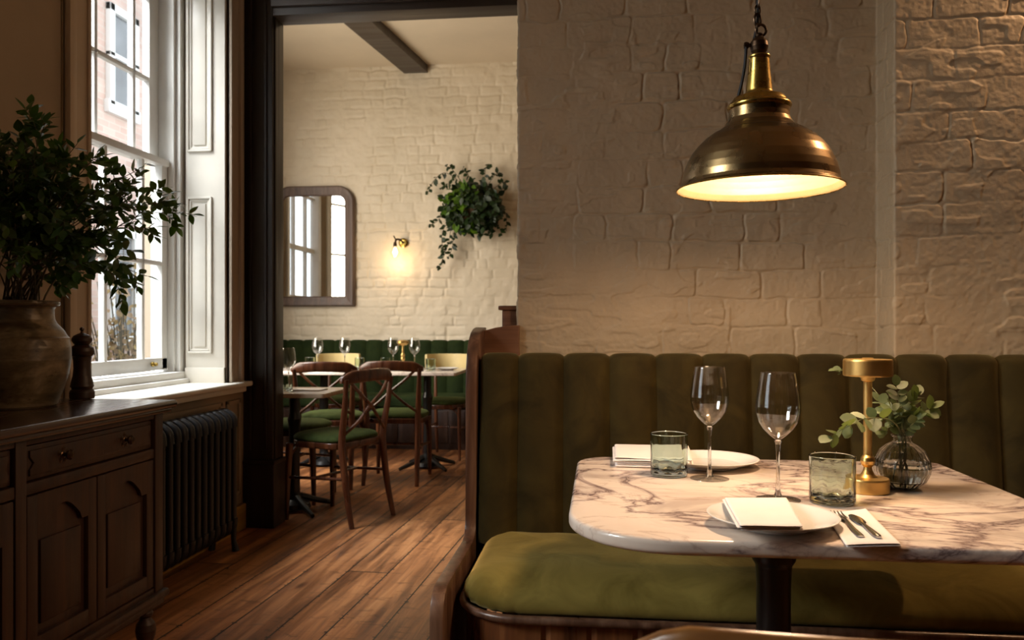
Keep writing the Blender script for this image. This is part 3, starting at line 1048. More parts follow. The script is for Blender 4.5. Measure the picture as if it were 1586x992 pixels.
# piping line and wooden rail following the front
def front_path(x0, x1, y0, r, z, n=14, yb=2.4):
    pts = [(x0, yb, z), (x0, y0 + r, z)]
    for k in range(1, n + 1):
        a = PI + PI / 2 * k / n
        pts.append((x0 + r + r * math.cos(a), y0 + r + r * math.sin(a), z))
    pts.append((x1, y0, z))
    return pts
rl = MB()
rl.tube(front_path(-.352, 2.4, 1.915, .16, .388), .011, 10)
rl.build('seat_rail', MT['settle'], ban, off=OB)
# plinth of vertical boards, bending round the corner
pb = front_path(-.345, 2.4, 1.922, .155, 0, 14)
P = []
dense = []
for a, b in zip(pb, pb[1:]):
    L = (Vector(b) - Vector(a)).length; n = max(1, int(L / .012))
    for k in range(n): dense.append(Vector(a).lerp(Vector(b), k / n))
dense.append(Vector(pb[-1]))
s = 0
for i, q in enumerate(dense):
    if i: s += (q - dense[i - 1]).length
    t = (dense[min(i + 1, len(dense) - 1)] - dense[max(i - 1, 0)]).normalized()
    nrm = Vector((-t.y, t.x, 0))
    fr = (s / .105) % 1.0
    g = .006 if min(fr, 1 - fr) < .06 else 0
    qq = q + nrm * (g)
    P.append([(qq.x, qq.y, 0), (qq.x, qq.y, .384)])
m = MB().grid(P); m.build('plinth', MT['plinth'], ban, off=OB, sharp=25)
# end panel (a settle end): tall back, low arm, front post
EX0, EX1 = -.408, -.374
poly = [(1.905, 0), (2.64, 0), (2.64, 1.085), (2.60, 1.085), (2.56, 1.080), (2.515, 1.068), (2.475, 1.045), (2.445, 1.010), (2.428, .965),
        (2.420, .90), (2.418, .52), (2.412, .485), (2.395, .462), (2.36, .452), (1.99, .452), (1.955, .450), (1.925, .438), (1.908, .415), (1.900, .38),
        (1.898, .30), (1.903, .12)]
ep = MB().prism(poly, 'x', EX0, EX1, .005)
ep.build('end_panel', MT['settle'], ban, off=OB, sharp=50)
# back board above the upholstery, left of the brick pier
bb = MB()
pts = [(EX1 - .012, .3), (-.262, .3), (-.262, 1.092), (-.30, 1.090), (-.34, 1.084), (EX1 - .012, 1.072)]
bb.prism(pts, 'y', 2.60, 2.635, .004)
bb.build('back_board', MT['settle_panel'], ban, off=OB)
MB().box(EX1 - .01, 2.4, 2.52, 2.598 if False else 2.545, .2, .965).build('back_frame', MT['settle'], ban, off=OB)
pt = MB().box(-.325, -.275, 2.66, 2.72, 0, 1.142, .004).box(-.337, -.272, 2.65, 2.73, 1.142, 1.157, .005)
tag(pt.build('wooden_post', MT['settle_panel']), 'short reddish wooden post with flat cap rising behind the settle end by the brick corner', 'post')

# ------------------------------------------------------------ marble table
TZ = .75
tab = tag(empty('dining_table', (.37, 1.72, 0)), 'marble-topped table with black iron pedestal under the brass pendant', 'table')
OT = tab.location
m = MB(); slab(m, -.058, .835, 1.30, 2.115, TZ - .026, TZ, (.19, .10, .03, .09), .009, 18)
m.build('tabletop', MT['marble'], tab, off=OT, sharp=50)
m = MB()
m.lathe([(0, .015), (.16, .015), (.22, .02), (.235, .03), (.225, .045), (.12, .06), (.06, .085), (.045, .12), (.038, .16), (.034, .2), (.034, .56), (.036, .60),
         (.038, .604), (.043, .612), (.046, .625), (.044, .64), (.040, .652), (.046, .660), (.048, .668), (.044, .676), (.034, .682), (.031, .70), (.031, .715), (.09, .718), (.09, .7235), (0, .7235)],
        .352, 1.70, 40)
m.lathe([(0, 0), (.238, 0), (.238, .016), (0, .016)], .352, 1.70, 40)
m.build('pedestal', MT['iron'], tab, off=OT)

def lathe_thing(name, prof, loc, mat, seg=40, parent=None, **kw):
    m = MB(); m.lathe(prof, 0, 0, seg, **kw)
    o = m.build(name, mat, parent, sharp=45)
    o.location = loc
    return o

# wine glasses
BOWL = [(.0, .1175), (.005, .1178), (.009, .1205), (.016, .126), (.028, .138), (.037, .152), (.042, .170), (.0425, .182), (.0402, .205), (.0358, .232), (.0325, .2478), (.0322, .2483), (.0318, .2478),
      (.0350, .232), (.0393, .205), (.0415, .182), (.0410, .170), (.0360, .153), (.0270, .1393), (.0150, .1280), (.006, .1238), (0, .123)]
STEM = [(0, .0045), (.0085, .0052), (.0062, .012), (.0046, .020), (.0037, .035), (.0034, .07), (.0037, .095), (.0048, .108), (.0070, .1155), (.005, .1172), (0, .1174)]
FOOT = [(0, 0), (.041, 0), (.0425, .0006), (.0422, .0014), (.030, .0028), (.016, .0042), (.0085, .0052), (0, .0052)]
def bottom(x, y, z=TZ):
    p_ = px(x, y, Z=z); p_.z = z + .0005
    return p_
wg = empty('wine_glass', bottom(1099, 742.5))
lathe_thing('bowl', BOWL, (0, 0, 0), MT['wine'], 48, wg)
lathe_thing('stem', STEM, (0, 0, 0), MT['stemglass'], 24, wg)
lathe_thing('foot', FOOT, (0, 0, 0), MT['wine'], 48, wg)
tag(wg, 'empty stemmed wine glass behind, standing beside the left green tumbler', 'wine glass', 'wine glasses on the marble table')
wg2 = copy_tree(wg); wg2.location = bottom(1205, 775)
tag(wg2, 'empty stemmed wine glass nearer the viewer, standing behind the plate with a napkin', 'wine glass', 'wine glasses on the marble table')

# tumblers, hand made with wavy walls
def tumbler(name, loc, h, r, seed):
    prof = [(0, 0), (r * .90, 0), (r * .97, .003), (r, .009), (r * .99, h * .5), (r, h - .001), (r - .0012, h), (r - .0024, h - .001),
            (r - .003, h * .5), (r - .0035, .02), (r - .008, .013), (r * .4, .010), (0, .0095)]
    m = MB()
    seg = 48
    m.lathe(prof, 0, 0, seg)
    rnd = random.Random(seed)
    ph = rnd.random() * 6
    for v in m.v:
        rr = math.hypot(v.x, v.y)
        if rr > r * .5 and .01 < v.z < h * .8:
            a = math.atan2(v.y, v.x)
            k = 1 + .012 * math.sin(a * 9 + ph + v.z * 40)
            v.x *= k; v.y *= k
    o = m.build(name, MT['tumbler'], None, sharp=60, solid=True)
    o.location = loc
    return o
tb = tumbler('tumbler', bottom(1036, 737), .096, .0418, 1)
tag(tb, 'sea green glass tumbler at the far left of the table beside the folded napkin', 'tumbler', 'green tumblers on the marble table')
tb2 = tumbler('tumbler', bottom(1289, 779), .091, .0425, 3)
tag(tb2, 'smoky green glass tumbler in front of the brass table lamp', 'tumbler', 'green tumblers on the marble table')

# plates
PL = [(0, .003), (.055, .003), (.058, 0), (.062, 0), (.064, .004), (.085, .010), (.104, .0175), (.108, .0192), (.1085, .0205), (.107, .0212), (.102, .0195), (.083, .0125), (.068, .0075), (.05, .0065), (0, .0062)]
pl = lathe_thing('plate', PL, bottom(1195, 803, TZ), MT['plate'], 64)
pl.location = px(1196, 798, Z=.769); pl.location.z = TZ + .0005
tag(pl, 'white china plate at the front of the table, holding a folded napkin', 'plate', 'white plates on the marble table')
pl2 = pl.copy(); scene.collection.objects.link(pl2); pl2.location = px(1098, 711, Z=.769); pl2.location.z = TZ + .0005
pl2.scale = (1.08, 1.08, 1.05)
tag(pl2, 'white china plate at the back of the table, behind the wine glasses', 'plate', 'white plates on the marble table')

# folded napkins: layers of cloth joined by a fold
def napkin(name, quad, z, layers, t=.0028, fold_side=0, seed=1, wav=.0010):
    """quad: 4 corners (front-left, front-right, back-right, back-left) in the place"""
    m = MB()
    rnd = random.Random(seed)
    nx, ny = 14, 12
    a, b, c, d = [Vector(q) for q in quad]
    def at(u, v, i): 
        u = .5 - .5 * math.cos(PI * u); v = .5 - .5 * math.cos(PI * v)
        p_ = a.lerp(b, u).lerp(d.lerp(c, u), v)
        return p_
    for L in range(layers):
        sh = Vector((rnd.uniform(-1, 1) * .0011 * layers, rnd.uniform(-.9, 1) * .0008 * layers, 0))
        zz = z + L * t
        ph = rnd.random() * 6
        top, bot = [], []
        def H(u, v):
            return wav * (math.sin(u * 5 + ph) * math.cos(v * 4 + ph) + .5 * math.sin(v * 9 + L))* (L / max(1, layers - 1) if layers > 1 else 1)
        rings = []
        e = .5 * t
        prof = [(.0, .5), (.15, .85), (.5, 1.0)]
        # top sheet
        G = []
        for i in range(nx + 1):
            row = []
            for j in range(ny + 1):
                u, v = i / nx, j / ny
                p_ = at(u, v, 0) + sh
                eu = min(u, 1 - u, v, 1 - v) * 22
                rnd_edge = 1 - math.exp(-eu * 2.2)
                row.append(Vector((p_.x, p_.y, zz + t * .5 + t * .48 * rnd_edge + max(0, H(u, v)))))
            G.append(row)
        m.grid(G)
        G2 = []
        for i in range(nx + 1):
            row = []
            for j in range(ny + 1):
                u, v = i / nx, j / ny
                p_ = at(u, v, 0) + sh
                eu = min(u, 1 - u, v, 1 - v) * 22
                rnd_edge = 1 - math.exp(-eu * 2.2)
                row.append(Vector((p_.x, p_.y, zz + t * .5 - t * .48 * rnd_edge)))
            G2.append(row[:])
        G2 = G2[::-1]
        m.grid(G2)
    return m
def nap_obj(quadpx, z, layers, name, **kw):
    quad = [px(x, y, Z=z + layers * .002) for x, y in quadpx]
    c = sum(quad, Vector()) / 4; c.z = z
    m = napkin(name, quad, z, layers, **kw)
    o = m.build(name, MT['napkin'], None, off=c, sharp=60)
    o.location = c
    return o
n1 = nap_obj([(1145, 818), (1243, 818), (1217, 774), (1121, 774)], TZ + .0215, 3, 'napkin', t=.0034, seed=2)
tag(n1, 'white linen napkin folded square on the front plate', 'napkin', 'folded napkins on the marble table')
n2 = nap_obj([(952, 719), (1072, 722), (1066, 699), (951, 697)], TZ + .001, 4, 'napkin', t=.0058, seed=5, wav=.003)
tag(n2, 'thick folded white napkin at the back left of the table behind the tumbler', 'napkin', 'folded napkins on the marble table')
n3 = nap_obj([(1312, 845), (1397, 843), (1342, 789), (1279, 797)], TZ + .0008, 2, 'napkin', t=.0028, seed=7)
tag(n3, 'white napkin folded long, lying under the fork and knife', 'napkin', 'folded napkins on the marble table')

# cutlery
def strip(m, pts, widths, thick, nseg=1):
    """flat bar through pts with given half widths, rounded section"""
    R = []
    P_ = [Vector(q) for q in pts]
    for i, q in enumerate(P_):
        t = (P_[min(i + 1, len(P_) - 1)] - P_[max(i - 1, 0)]).normalized()
        side = t.cross(Vector((0, 0, 1))).normalized()
        up = side.cross(t).normalized()
        w_ = widths[i]; th = thick[i] if hasattr(thick, '__len__') else thick
        ring = []
        for k in range(12):
            a = 2 * PI * k / 12
            ring.append(q + side * (math.cos(a) * w_) + up * (math.sin(a) * th))
        R.append(ring)
    m.rings(R)
    return m
ZC = TZ + .0008 + 2 * .0028 + .0014
def cutlery_frame(p0, p1):
    a, b = px(*p0, Z=ZC), px(*p1, Z=ZC)
    d = b - a
    return a, d.normalized(), d.length
a, d, L = cutlery_frame((1334, 833), (1284, 786))
fk = MB()
hp = lambda s_, z_=0, o_=0: a + d * s_ + Vector((0, 0, z_)) + Vector((d.y, -d.x, 0)) * o_
L = .165
strip(fk, [hp(0, .002), hp(.01, .0018), hp(.05, .002), hp(.085, .005), hp(.10, .006), hp(.112, .005), hp(.122, .003), hp(.128, .002)],
      [.005, .0062, .0048, .0028, .0026, .006, .0105, .011], [.0012, .0014, .0015, .0016, .0016, .0014, .0012, .0011])
for o_ in (-.009, -.003, .003, .009):
    strip(fk, [hp(.124, .0024, o_), hp(.14, .0012, o_), hp(.155, .0022, o_ * .97), hp(L, .0045, o_ * .95)], [.0018, .0017, .0015, .0007], [.0011, .001, .001, .0006])
fo = fk.build('fork', MT['steel'], None, off=a, sharp=60); fo.location = a
tag(fo, 'steel four-tined fork lying left of the knife on the long napkin', 'fork')
a, d, L = cutlery_frame((1361, 835), (1308, 790))
hp = lambda s_, z_=0, o_=0: a + d * s_ + Vector((0, 0, z_)) + Vector((d.y, -d.x, 0)) * o_
kn = MB()
strip(kn, [hp(0, .003), hp(.008, .003), hp(.04, .003), hp(.075, .003), hp(.086, .003)], [.0045, .0062, .0052, .0036, .0032], [.002, .0028, .0026, .002, .002])
kno = kn.build('knife', MT['steel'], None, off=a, sharp=60); kno.location = a
bl = MB()
strip(bl, [hp(.084, .003), hp(.092, .0028), hp(.105, .0026), hp(.125, .0024), hp(.142, .0022), hp(.152, .002), hp(.156, .002)], [.0032, .0075, .0095, .0100, .0088, .0055, .0015], [.0016, .0011, .0009, .0008, .0007, .0006, .0005])
bl.build('blade', MT['steel'], kno, off=a, sharp=60)
tag(kno, 'steel knife with a short rounded blade lying right of the fork', 'knife')

# brass table lamp
tl = tag(empty('table_lamp', bottom(1344, 762)), 'small brushed brass table lamp with a flat drum head and slim column', 'table lamp')
lathe_thing('base', [(0, 0), (.041, 0), (.0415, .002), (.0415, .026), (.040, .0285), (.022, .030), (0, .030)], (0, 0, 0), MT['brass'], 48, tl)
lathe_thing('column', [(0, .029), (.018, .030), (.013, .036), (.009, .044), (.008, .050), (.013, .056), (.0145, .063), (.013, .070), (.009, .075), (.0085, .085), (.0085, .225), (.013, .228), (.0145, .236), (0, .2365)], (0, 0, 0), MT['brass'], 32, tl)
lathe_thing('lamp_head', [(0, .2405), (.044, .2405), (.044, .237), (.0465, .2365), (.0475, .239), (.0475, .268), (.046, .271), (.012, .2722), (.010, .274), (0, .2742)], (0, 0, 0), MT['brass'], 56, tl)
lathe_thing('diffuser', [(0, .2404), (.040, .2404), (.040, .2385), (0, .2385)], (0, 0, 0), m_emit('lamp diffuser', (1, .72, .42), 3.0), 40, tl)
ld = bpy.data.lights.new('table_lamp_light', 'SPOT'); ld.energy = 2.2; ld.color = (1, .66, .36); ld.spot_size = 2.6; ld.spot_blend = .8; ld.shadow_soft_size = .035
lo = bpy.data.objects.new('table_lamp_light', ld); scene.collection.objects.link(lo); lo.parent = tl; lo.location = (0, 0, .234)

# ribbed bud vase with water and sprigs
vp = bottom(1397, 757)
vase = tag(empty('bud_vase', vp), 'round ribbed clear glass vase half full of water on the marble table', 'vase')
VP = [(0, 0), (.022, 0), (.030, .003), (.045, .016), (.0535, .034), (.0550, .046), (.0525, .062), (.043, .080), (.030, .0915), (.0215, .096), (.0195, .100), (.0195, .108), (.0225, .112),
      (.0215, .1125), (.0180, .109), (.0178, .100), (.0198, .0955), (.028, .0905), (.041, .079), (.0505, .062), (.053, .046), (.0515, .034), (.043, .0175), (.028, .006), (0, .005)]
m = MB(); m.lathe(VP, 0, 0, 96)
for v in m.v:
    r_ = math.hypot(v.x, v.y)
    if r_ > .02:
        a_ = math.atan2(v.y, v.x); k_ = 1 + .022 * math.cos(a_ * 24) * min(1, (r_ - .02) / .02)
        v.x *= k_; v.y *= k_
m.build('glass_body', MT['vaseglass'], vase, sharp=60)
lathe_thing('water', [(0, .0055), (.0265, .0068), (.0412, .0182), (.0492, .034), (.0507, .046), (.0500, .054), (0, .054)], (0, 0, 0), MT['water'], 48, vase)

# ------------------------------------------------------------ leaves
def leaf(m, base, direction, normal, L, W, cup=.12, shape='ovate'):
    d = direction.normalized()
    n = (normal - d * normal.dot(d))
    if n.length < 1e-4: n = d.orthogonal()
    n.normalize()
    s = d.cross(n)
    prof = {'ovate': [(0, .04), (.18, .62), (.40, 1.0), (.65, .82), (.86, .42), (1.0, .03)],
            'round': [(0, .05), (.15, .70), (.38, 1.0), (.62, 1.0), (.85, .66), (1.0, .10)]}[shape]
    vs, fs = [], []
    for (t, w_) in prof:
        c = base + d * (L * t) + n * (-cup * L * t * t * .8)
        vs.append(c + s * (W * w_) + n * (cup * W * w_)); vs.append(c); vs.append(c - s * (W * w_) + n * (cup * W * w_))
    for i in range(len(prof) - 1):
        a_ = i * 3
        fs.append((a_, a_ + 3, a_ + 4, a_ + 1)); fs.append((a_ + 1, a_ + 4, a_ + 5, a_ + 2))
    m.add(vs, fs)

def rvec(r):
    return Vector((r.gauss(0, 1), r.gauss(0, 1), r.gauss(0, 1))).normalized()

def sprig(name, ctrl, mat_leaf, mat_stem, rnd, L, W, r0, n_leaf, start=.25, shape='ovate', twigs=0, twig_len=.1, pair=True, cup=.12, tw_leaf=6, droop=0.0):
    """one cut branch: stem (own mesh) with its leaves as child"""
    pts = subdivide_line(ctrl, 8)
    o_ = Vector(ctrl[0])
    st = MB()
    n = len(pts)
    st.tube(pts, [r0 * (1 - .75 * i / (n - 1)) for i in range(n)], 6)
    lv = MB()
    def leaves_on(P, k0, cnt, sc):
        m_ = len(P)
        for q in range(cnt):
            t = k0 + (1 - k0) * (q + .5) / cnt
            i = min(m_ - 2, int(t * (m_ - 1)))
            b_ = P[i].lerp(P[i + 1], t * (m_ - 1) - i)
            tg = (P[i + 1] - P[i]).normalized()
            ax = rvec(rnd)
            sd = tg.cross(ax).normalized()
            for sgn in ((1, -1) if pair else (rnd.choice((1, -1)),)):
                dd = tg * rnd.uniform(.3, .9) + sd * sgn * rnd.uniform(.7, 1.1) + Vector((0, 0, -droop))
                nn_ = Vector((rnd.uniform(-.6, .6), rnd.uniform(-.9, .1), rnd.uniform(.3, 1)))
                z_ = sc * rnd.uniform(.7, 1.15)
                leaf(lv, b_, dd, nn_, L * z_, W * z_, cup, shape)
        leaf(lv, P[-1], (P[-1] - P[-2]), Vector((0, -.4, 1)), L * sc, W * sc, cup, shape)
    leaves_on(pts, start, n_leaf, 1)
    for q in range(twigs):
        t = start + (1 - start) * (q + rnd.random()) / max(1, twigs) * .92
        i = min(n - 2, int(t * (n - 1)))
        b_ = pts[i]; tg = (pts[i + 1] - pts[i]).normalized()
        sd = tg.cross(rvec(rnd)).normalized()
        tl_ = twig_len * rnd.uniform(.6, 1.25) * (1 - .4 * t)
        e = b_ + (tg * .7 + sd * .85 + Vector((0, 0, .15 - droop))).normalized() * tl_
        mid = b_.lerp(e, .5) + Vector((0, 0, .01))
        tp = subdivide_line([b_, mid, e], 4)
        st.tube(tp, [r0 * .4 * (1 - .6 * k / (len(tp) - 1)) for k in range(len(tp))], 5)
        leaves_on(tp, .25, tw_leaf, .92)
    so = st.build(name, mat_stem, None, off=o_)
    so.location = o_
    lv.build('leaves', mat_leaf, so, off=o_, sharp=180, solid=True)
    return so

rnd = random.Random(11)
D0 = vp.y
neck = vp + Vector((0, 0, .10))
def at_y(x, y, Y): return px(x, y, Y=Y)
specs = [
    # tip px, mid px, Y offset, leaves
    ([(1394, 655), (1392, 625), (1389, 598)], .0, 5, .024),
    ([(1410, 655), (1424, 643), (1443, 632)], -.015, 4, .027),
    ([(1402, 650), (1412, 630), (1418, 614)], .02, 4, .028),
    ([(1385, 660), (1374, 640), (1362, 622)], .02, 5, .024),
    ([(1383, 655), (1372, 664), (1366, 668)], -.03, 3, .020),
    ([(1404, 668), (1410, 660), (1422, 650)], -.03, 4, .022),
    ([(1392, 664), (1386, 650), (1380, 632)], -.02, 5, .022),
]
sprig_labels = ['tallest sage sprig, rising from the middle of the glass vase', 'sage sprig leaning right out of the glass vase, ending in a round leaf', 'sage sprig behind, between the tallest and the right-leaning one',
    'sage sprig leaning left against the brass lamp column', 'tiny sprig hanging low at the left of the vase neck', 'short sprig low at the right of the vase neck', 'sage sprig just left of the tallest one in the glass vase']
for i, (pp, dy, nl, ll) in enumerate(specs):
    ctrl = [vp + Vector((rnd.uniform(-.015, .015), rnd.uniform(-.015, .015), .012)), neck + Vector((rnd.uniform(-.008, .008), rnd.uniform(-.008, .008), 0))]
    ctrl += [at_y(x, y, vp.y + dy * (k + 1) / 3) for k, (x, y) in enumerate(pp)]
    o = sprig('leafy_sprig', ctrl, MT['leaf_grey'], MT['stem_g'], rnd, ll, ll * .42, .0012, nl + 2, .42, 'round', cup=.1)
    tag(o, sprig_labels[i], 'sprig', 'sprigs in the ribbed glass vase')
ctrl = [vp + Vector((.01, 0, .012)), neck] + [at_y(x, y, vp.y - .03 * k) for k, (x, y) in enumerate([(1385, 655), (1362, 648), (1335, 650), (1312, 662), (1286, 676)], 1)]
ctrl[-1].y = ctrl[-1].y
o = sprig('leafy_sprig', ctrl, MT['leaf_grey'], MT['stem_g'], rnd, .030, .0125, .0014, 7, .42, 'round')
tag(o, 'long sage green sprig arching out of the glass vase past the brass lamp column', 'sprig', 'sprigs in the ribbed glass vase')
ctrl = [vp + Vector((-.01, .01, .012)), neck + Vector((-.004, .004, 0))] + [at_y(x, y, vp.y + .03 * k) for k, (x, y) in enumerate([(1380, 640), (1350, 600), (1320, 578), (1297, 573)], 1)]
o = sprig('leafy_sprig', ctrl, MT['leaf_grey'], MT['stem_g'], rnd, .022, .0085, .0012, 2, .93, 'round')
tag(o, 'thin sprig whose tip shows three leaves left of the lamp head', 'sprig', 'sprigs in the ribbed glass vase')

# ------------------------------------------------------------ brass pendant
PC = Vector((.327, 1.72))
mpp = .00134
def zpx(y): return 1.09 + (505 - y) * mpp
pend = tag(empty('pendant_lamp', (PC.x, PC.y, zpx(293))), 'large domed aged brass pendant lamp hanging over the marble table', 'pendant lamp')
OPD = Vector((0, 0, zpx(293)))
outer = [(125, 293), (124, 291), (120, 288), (118, 283), (116.5, 273), (113.5, 262), (109, 250), (102, 237.5), (93, 226), (82, 215.5), (70, 207), (62, 203.5), (60.5, 201.5), (56, 199), (50, 193), (46.5, 186), (45.5, 178), (45.5, 170)]
inner = [(44, 171), (44.5, 186), (54, 201), (69, 209), (81, 217.5), (92, 228), (100.5, 239), (107.5, 251), (112, 263), (115, 274), (117, 284), (122, 291.5), (124.5, 293.6)]
def PR(l, k=1): return [(r * mpp * k, zpx(y) - OPD.z) for r, y in l]
lathe_thing('shade', PR(outer), (0, 0, 0), MT['brass_old'], 96, pend)
m = MB(); m.lathe(PR([(0, 168), (40, 168)] + inner), 0, 0, 96); m.build('shade_lining', MT['shade_in'], pend)
m = MB()
rim = [(PC.x * 0 + 125.2 * mpp * math.cos(2 * PI * k / 96), 125.2 * mpp * math.sin(2 * PI * k / 96), -.0004) for k in range(97)]
m.tube(rim, .0016, 8, False); m.build('rim', MT['brass_neck'], pend)
lathe_thing('neck', PR([(45.5, 171), (47, 170), (48.5, 167), (48, 164), (46, 161.5), (43, 160), (41, 156), (38, 152), (30, 149), (24, 147.5), (22, 146), (20.5, 143), (19, 130), (17, 112), (15.5, 92),
                        (16.3, 91), (17, 89), (16.3, 87), (14, 86.5), (0, 86)]), (0, 0, 0), MT['brass_neck'], 64, pend)
m = MB()
m.lathe(PR([(0, 88), (7, 87), (9, 84), (12, 80), (14, 73), (13, 66), (9, 60), (5, 57), (6, 54), (4, 52), (0, 51)]), 0, 0, 28)
# side thumb screw
m.lathe([(0, 0), (4.5 * mpp, .001), (5.5 * mpp, .005), (4.5 * mpp, .010), (3 * mpp, .011), (3 * mpp, .028), (0, .028)], 0, 0, 18,
        mat=Matrix.Translation((-.032, -.004, zpx(71) - OPD.z)) @ Matrix.Rotation(PI / 2, 4, 'Y'))
def ring(m, c, R, r, rot, sq=1.0, seg=20):
    pts = [c + rot @ Vector((R * math.cos(2 * PI * k / seg) * sq, 0, R * math.sin(2 * PI * k / seg))) for k in range(seg + 1)]
    m.tube(pts, r, 7, False)
m3 = Matrix.Rotation(.3, 3, 'Z')
ring(m, Vector((.004, 0, zpx(47) - OPD.z)), .0115, .0028, m3)
ring(m, Vector((-.004, .002, zpx(43) - OPD.z)), .0085, .0024, Matrix.Rotation(1.4, 3, 'Z'))
ring(m, Vector((-.003, 0, zpx(31) - OPD.z)), .0135, .0024, m3, .55)
for i in range(34):
    ring(m, Vector((-.003 - .0001 * i, 0, zpx(16 - i * 12.0) - OPD.z)), .0105, .0018, Matrix.Rotation(.3 + (PI / 2) * (i % 2), 3, 'Z'), .6, 14)
m.build('hanger', MT['bronze'], pend)
m = MB()
zz0 = zpx(71) - OPD.z
m.tube(subdivide_line([(-.027, -.006, zz0), (-.030, -.008, zz0 - .04), (-.036, -.010, zz0 - .075), (-.043, -.008, zz0 - .105)], 5), .0032, 8)
cordpts = [(-.012, .002, zpx(66) - OPD.z), (-.004, .004, zpx(40) - OPD.z), (-.002, .003, zpx(10) - OPD.z), (-.003, 0, zpx(-60) - OPD.z), (-.004, 0, 3.2 - OPD.z)]
m.tube(subdivide_line(cordpts, 6), .0028, 8)
m.build('cord', MT['cord'], pend)
lathe_thing('bulb', [(0, -.058), (.016, -.054), (.026, -.042), (.029, -.028), (.025, -.012), (.015, .006), (.013, .020), (0, .021)], (0, 0, .105), m_emit('pendant bulb', (1, .62, .28), 5), 28, pend)
ld = bpy.data.lights.new('pendant_light', 'POINT'); ld.energy = 32; ld.color = (1, .67, .41); ld.shadow_soft_size = .06
lo = bpy.data.objects.new('pendant_light', ld); scene.collection.objects.link(lo); lo.parent = pend; lo.location = (0, 0, .055)

# assumed lamp out of sight high on the right pier, added for warm light
sr = tag(empty('assumed_wall_lamp', (1.75, YP - .12, 2.55)), 'assumed brass wall lamp, out of sight high on the brick pier at the right', 'wall lamp')
lathe_thing('lamp_shade', [(.02, .08), (.03, .075), (.07, 0), (.072, 0), (.032, .078), (.02, .083)], (0, 0, 0), MT['brass_old'], 32, sr)
MB().tube([(0, 0, .07), (0, .03, .12), (0, .10, .10)], .008).lathe([(0, 0), (.045, 0), (.045, .012), (0, .018)], mat=Matrix.Translation((0, .105, .10)) @ Matrix.Rotation(PI / 2, 4, 'X'), seg=24).build('bracket', MT['bronze'], sr)
lathe_thing('bulb', [(0, 0), (.018, .008), (.022, .025), (.012, .05), (0, .055)], (0, 0, .012), m_emit('assumed lamp bulb', (1, .62, .3), 8), 20, sr)
ld = bpy.data.lights.new('assumed_lamp_light', 'POINT'); ld.energy = 50; ld.color = (1, .60, .32); ld.shadow_soft_size = .03
lo = bpy.data.objects.new('assumed_lamp_light', ld); scene.collection.objects.link(lo); lo.parent = sr; lo.location = (0, 0, -.02)

# ------------------------------------------------------------ sideboard
SBX, SBB = -1.40, -1.885
SY_0, SY_1 = 1.16, 2.455
sb = tag(empty('sideboard', (-1.64, 1.81, 0)), 'dark oak sideboard with arched panel doors under the window wall', 'sideboard')
OS = sb.location
m = MB()
slab(m, SBB, SBX + .035, SY_0 - .04, SY_1 + .04, .826, .85, (.004, .012, .012, .004), .010, 4)
m.box(SBB, SBX + .022, SY_0 - .02, SY_1 + .022, .812, .826, .005)
m.build('top', MT['sidetop'], sb, off=OS)
m = MB()
m.box(SBB, SBX - .022, SY_0, SY_1, .235, .812)
# stiles and rails standing on the front
def fr(y0, y1, z0, z1, t=0.0, b=.004): m.box(SBX - .026, SBX + t, y0, y1, z0, z1, b)
units = [(1.825, 2.432), (1.215, 1.80)]
fr(2.410, SY_1, .235, .812, .004); fr(1.800, 1.838, .235, .812, .002); fr(SY_0, 1.225, .235, .812, .004)
for (a, b) in ((1.838, 2.410), (1.225, 1.800)):
    fr(a, b, .795, .812); fr(a, b, .672, .702); fr(a, b, .235, .262)
m.box(SBX - .03, SBX + .014, SY_0 - .01, SY_1 + .012, .695 - .012, .695 - .002, .004) if False else None
m.box(SBB, SBX + .018, SY_0 - .015, SY_1 + .016, .222, .246, .008)
m.box(SBB, SBX + .006, SY_0 - .004, SY_1 + .004, .20, .222, .006)
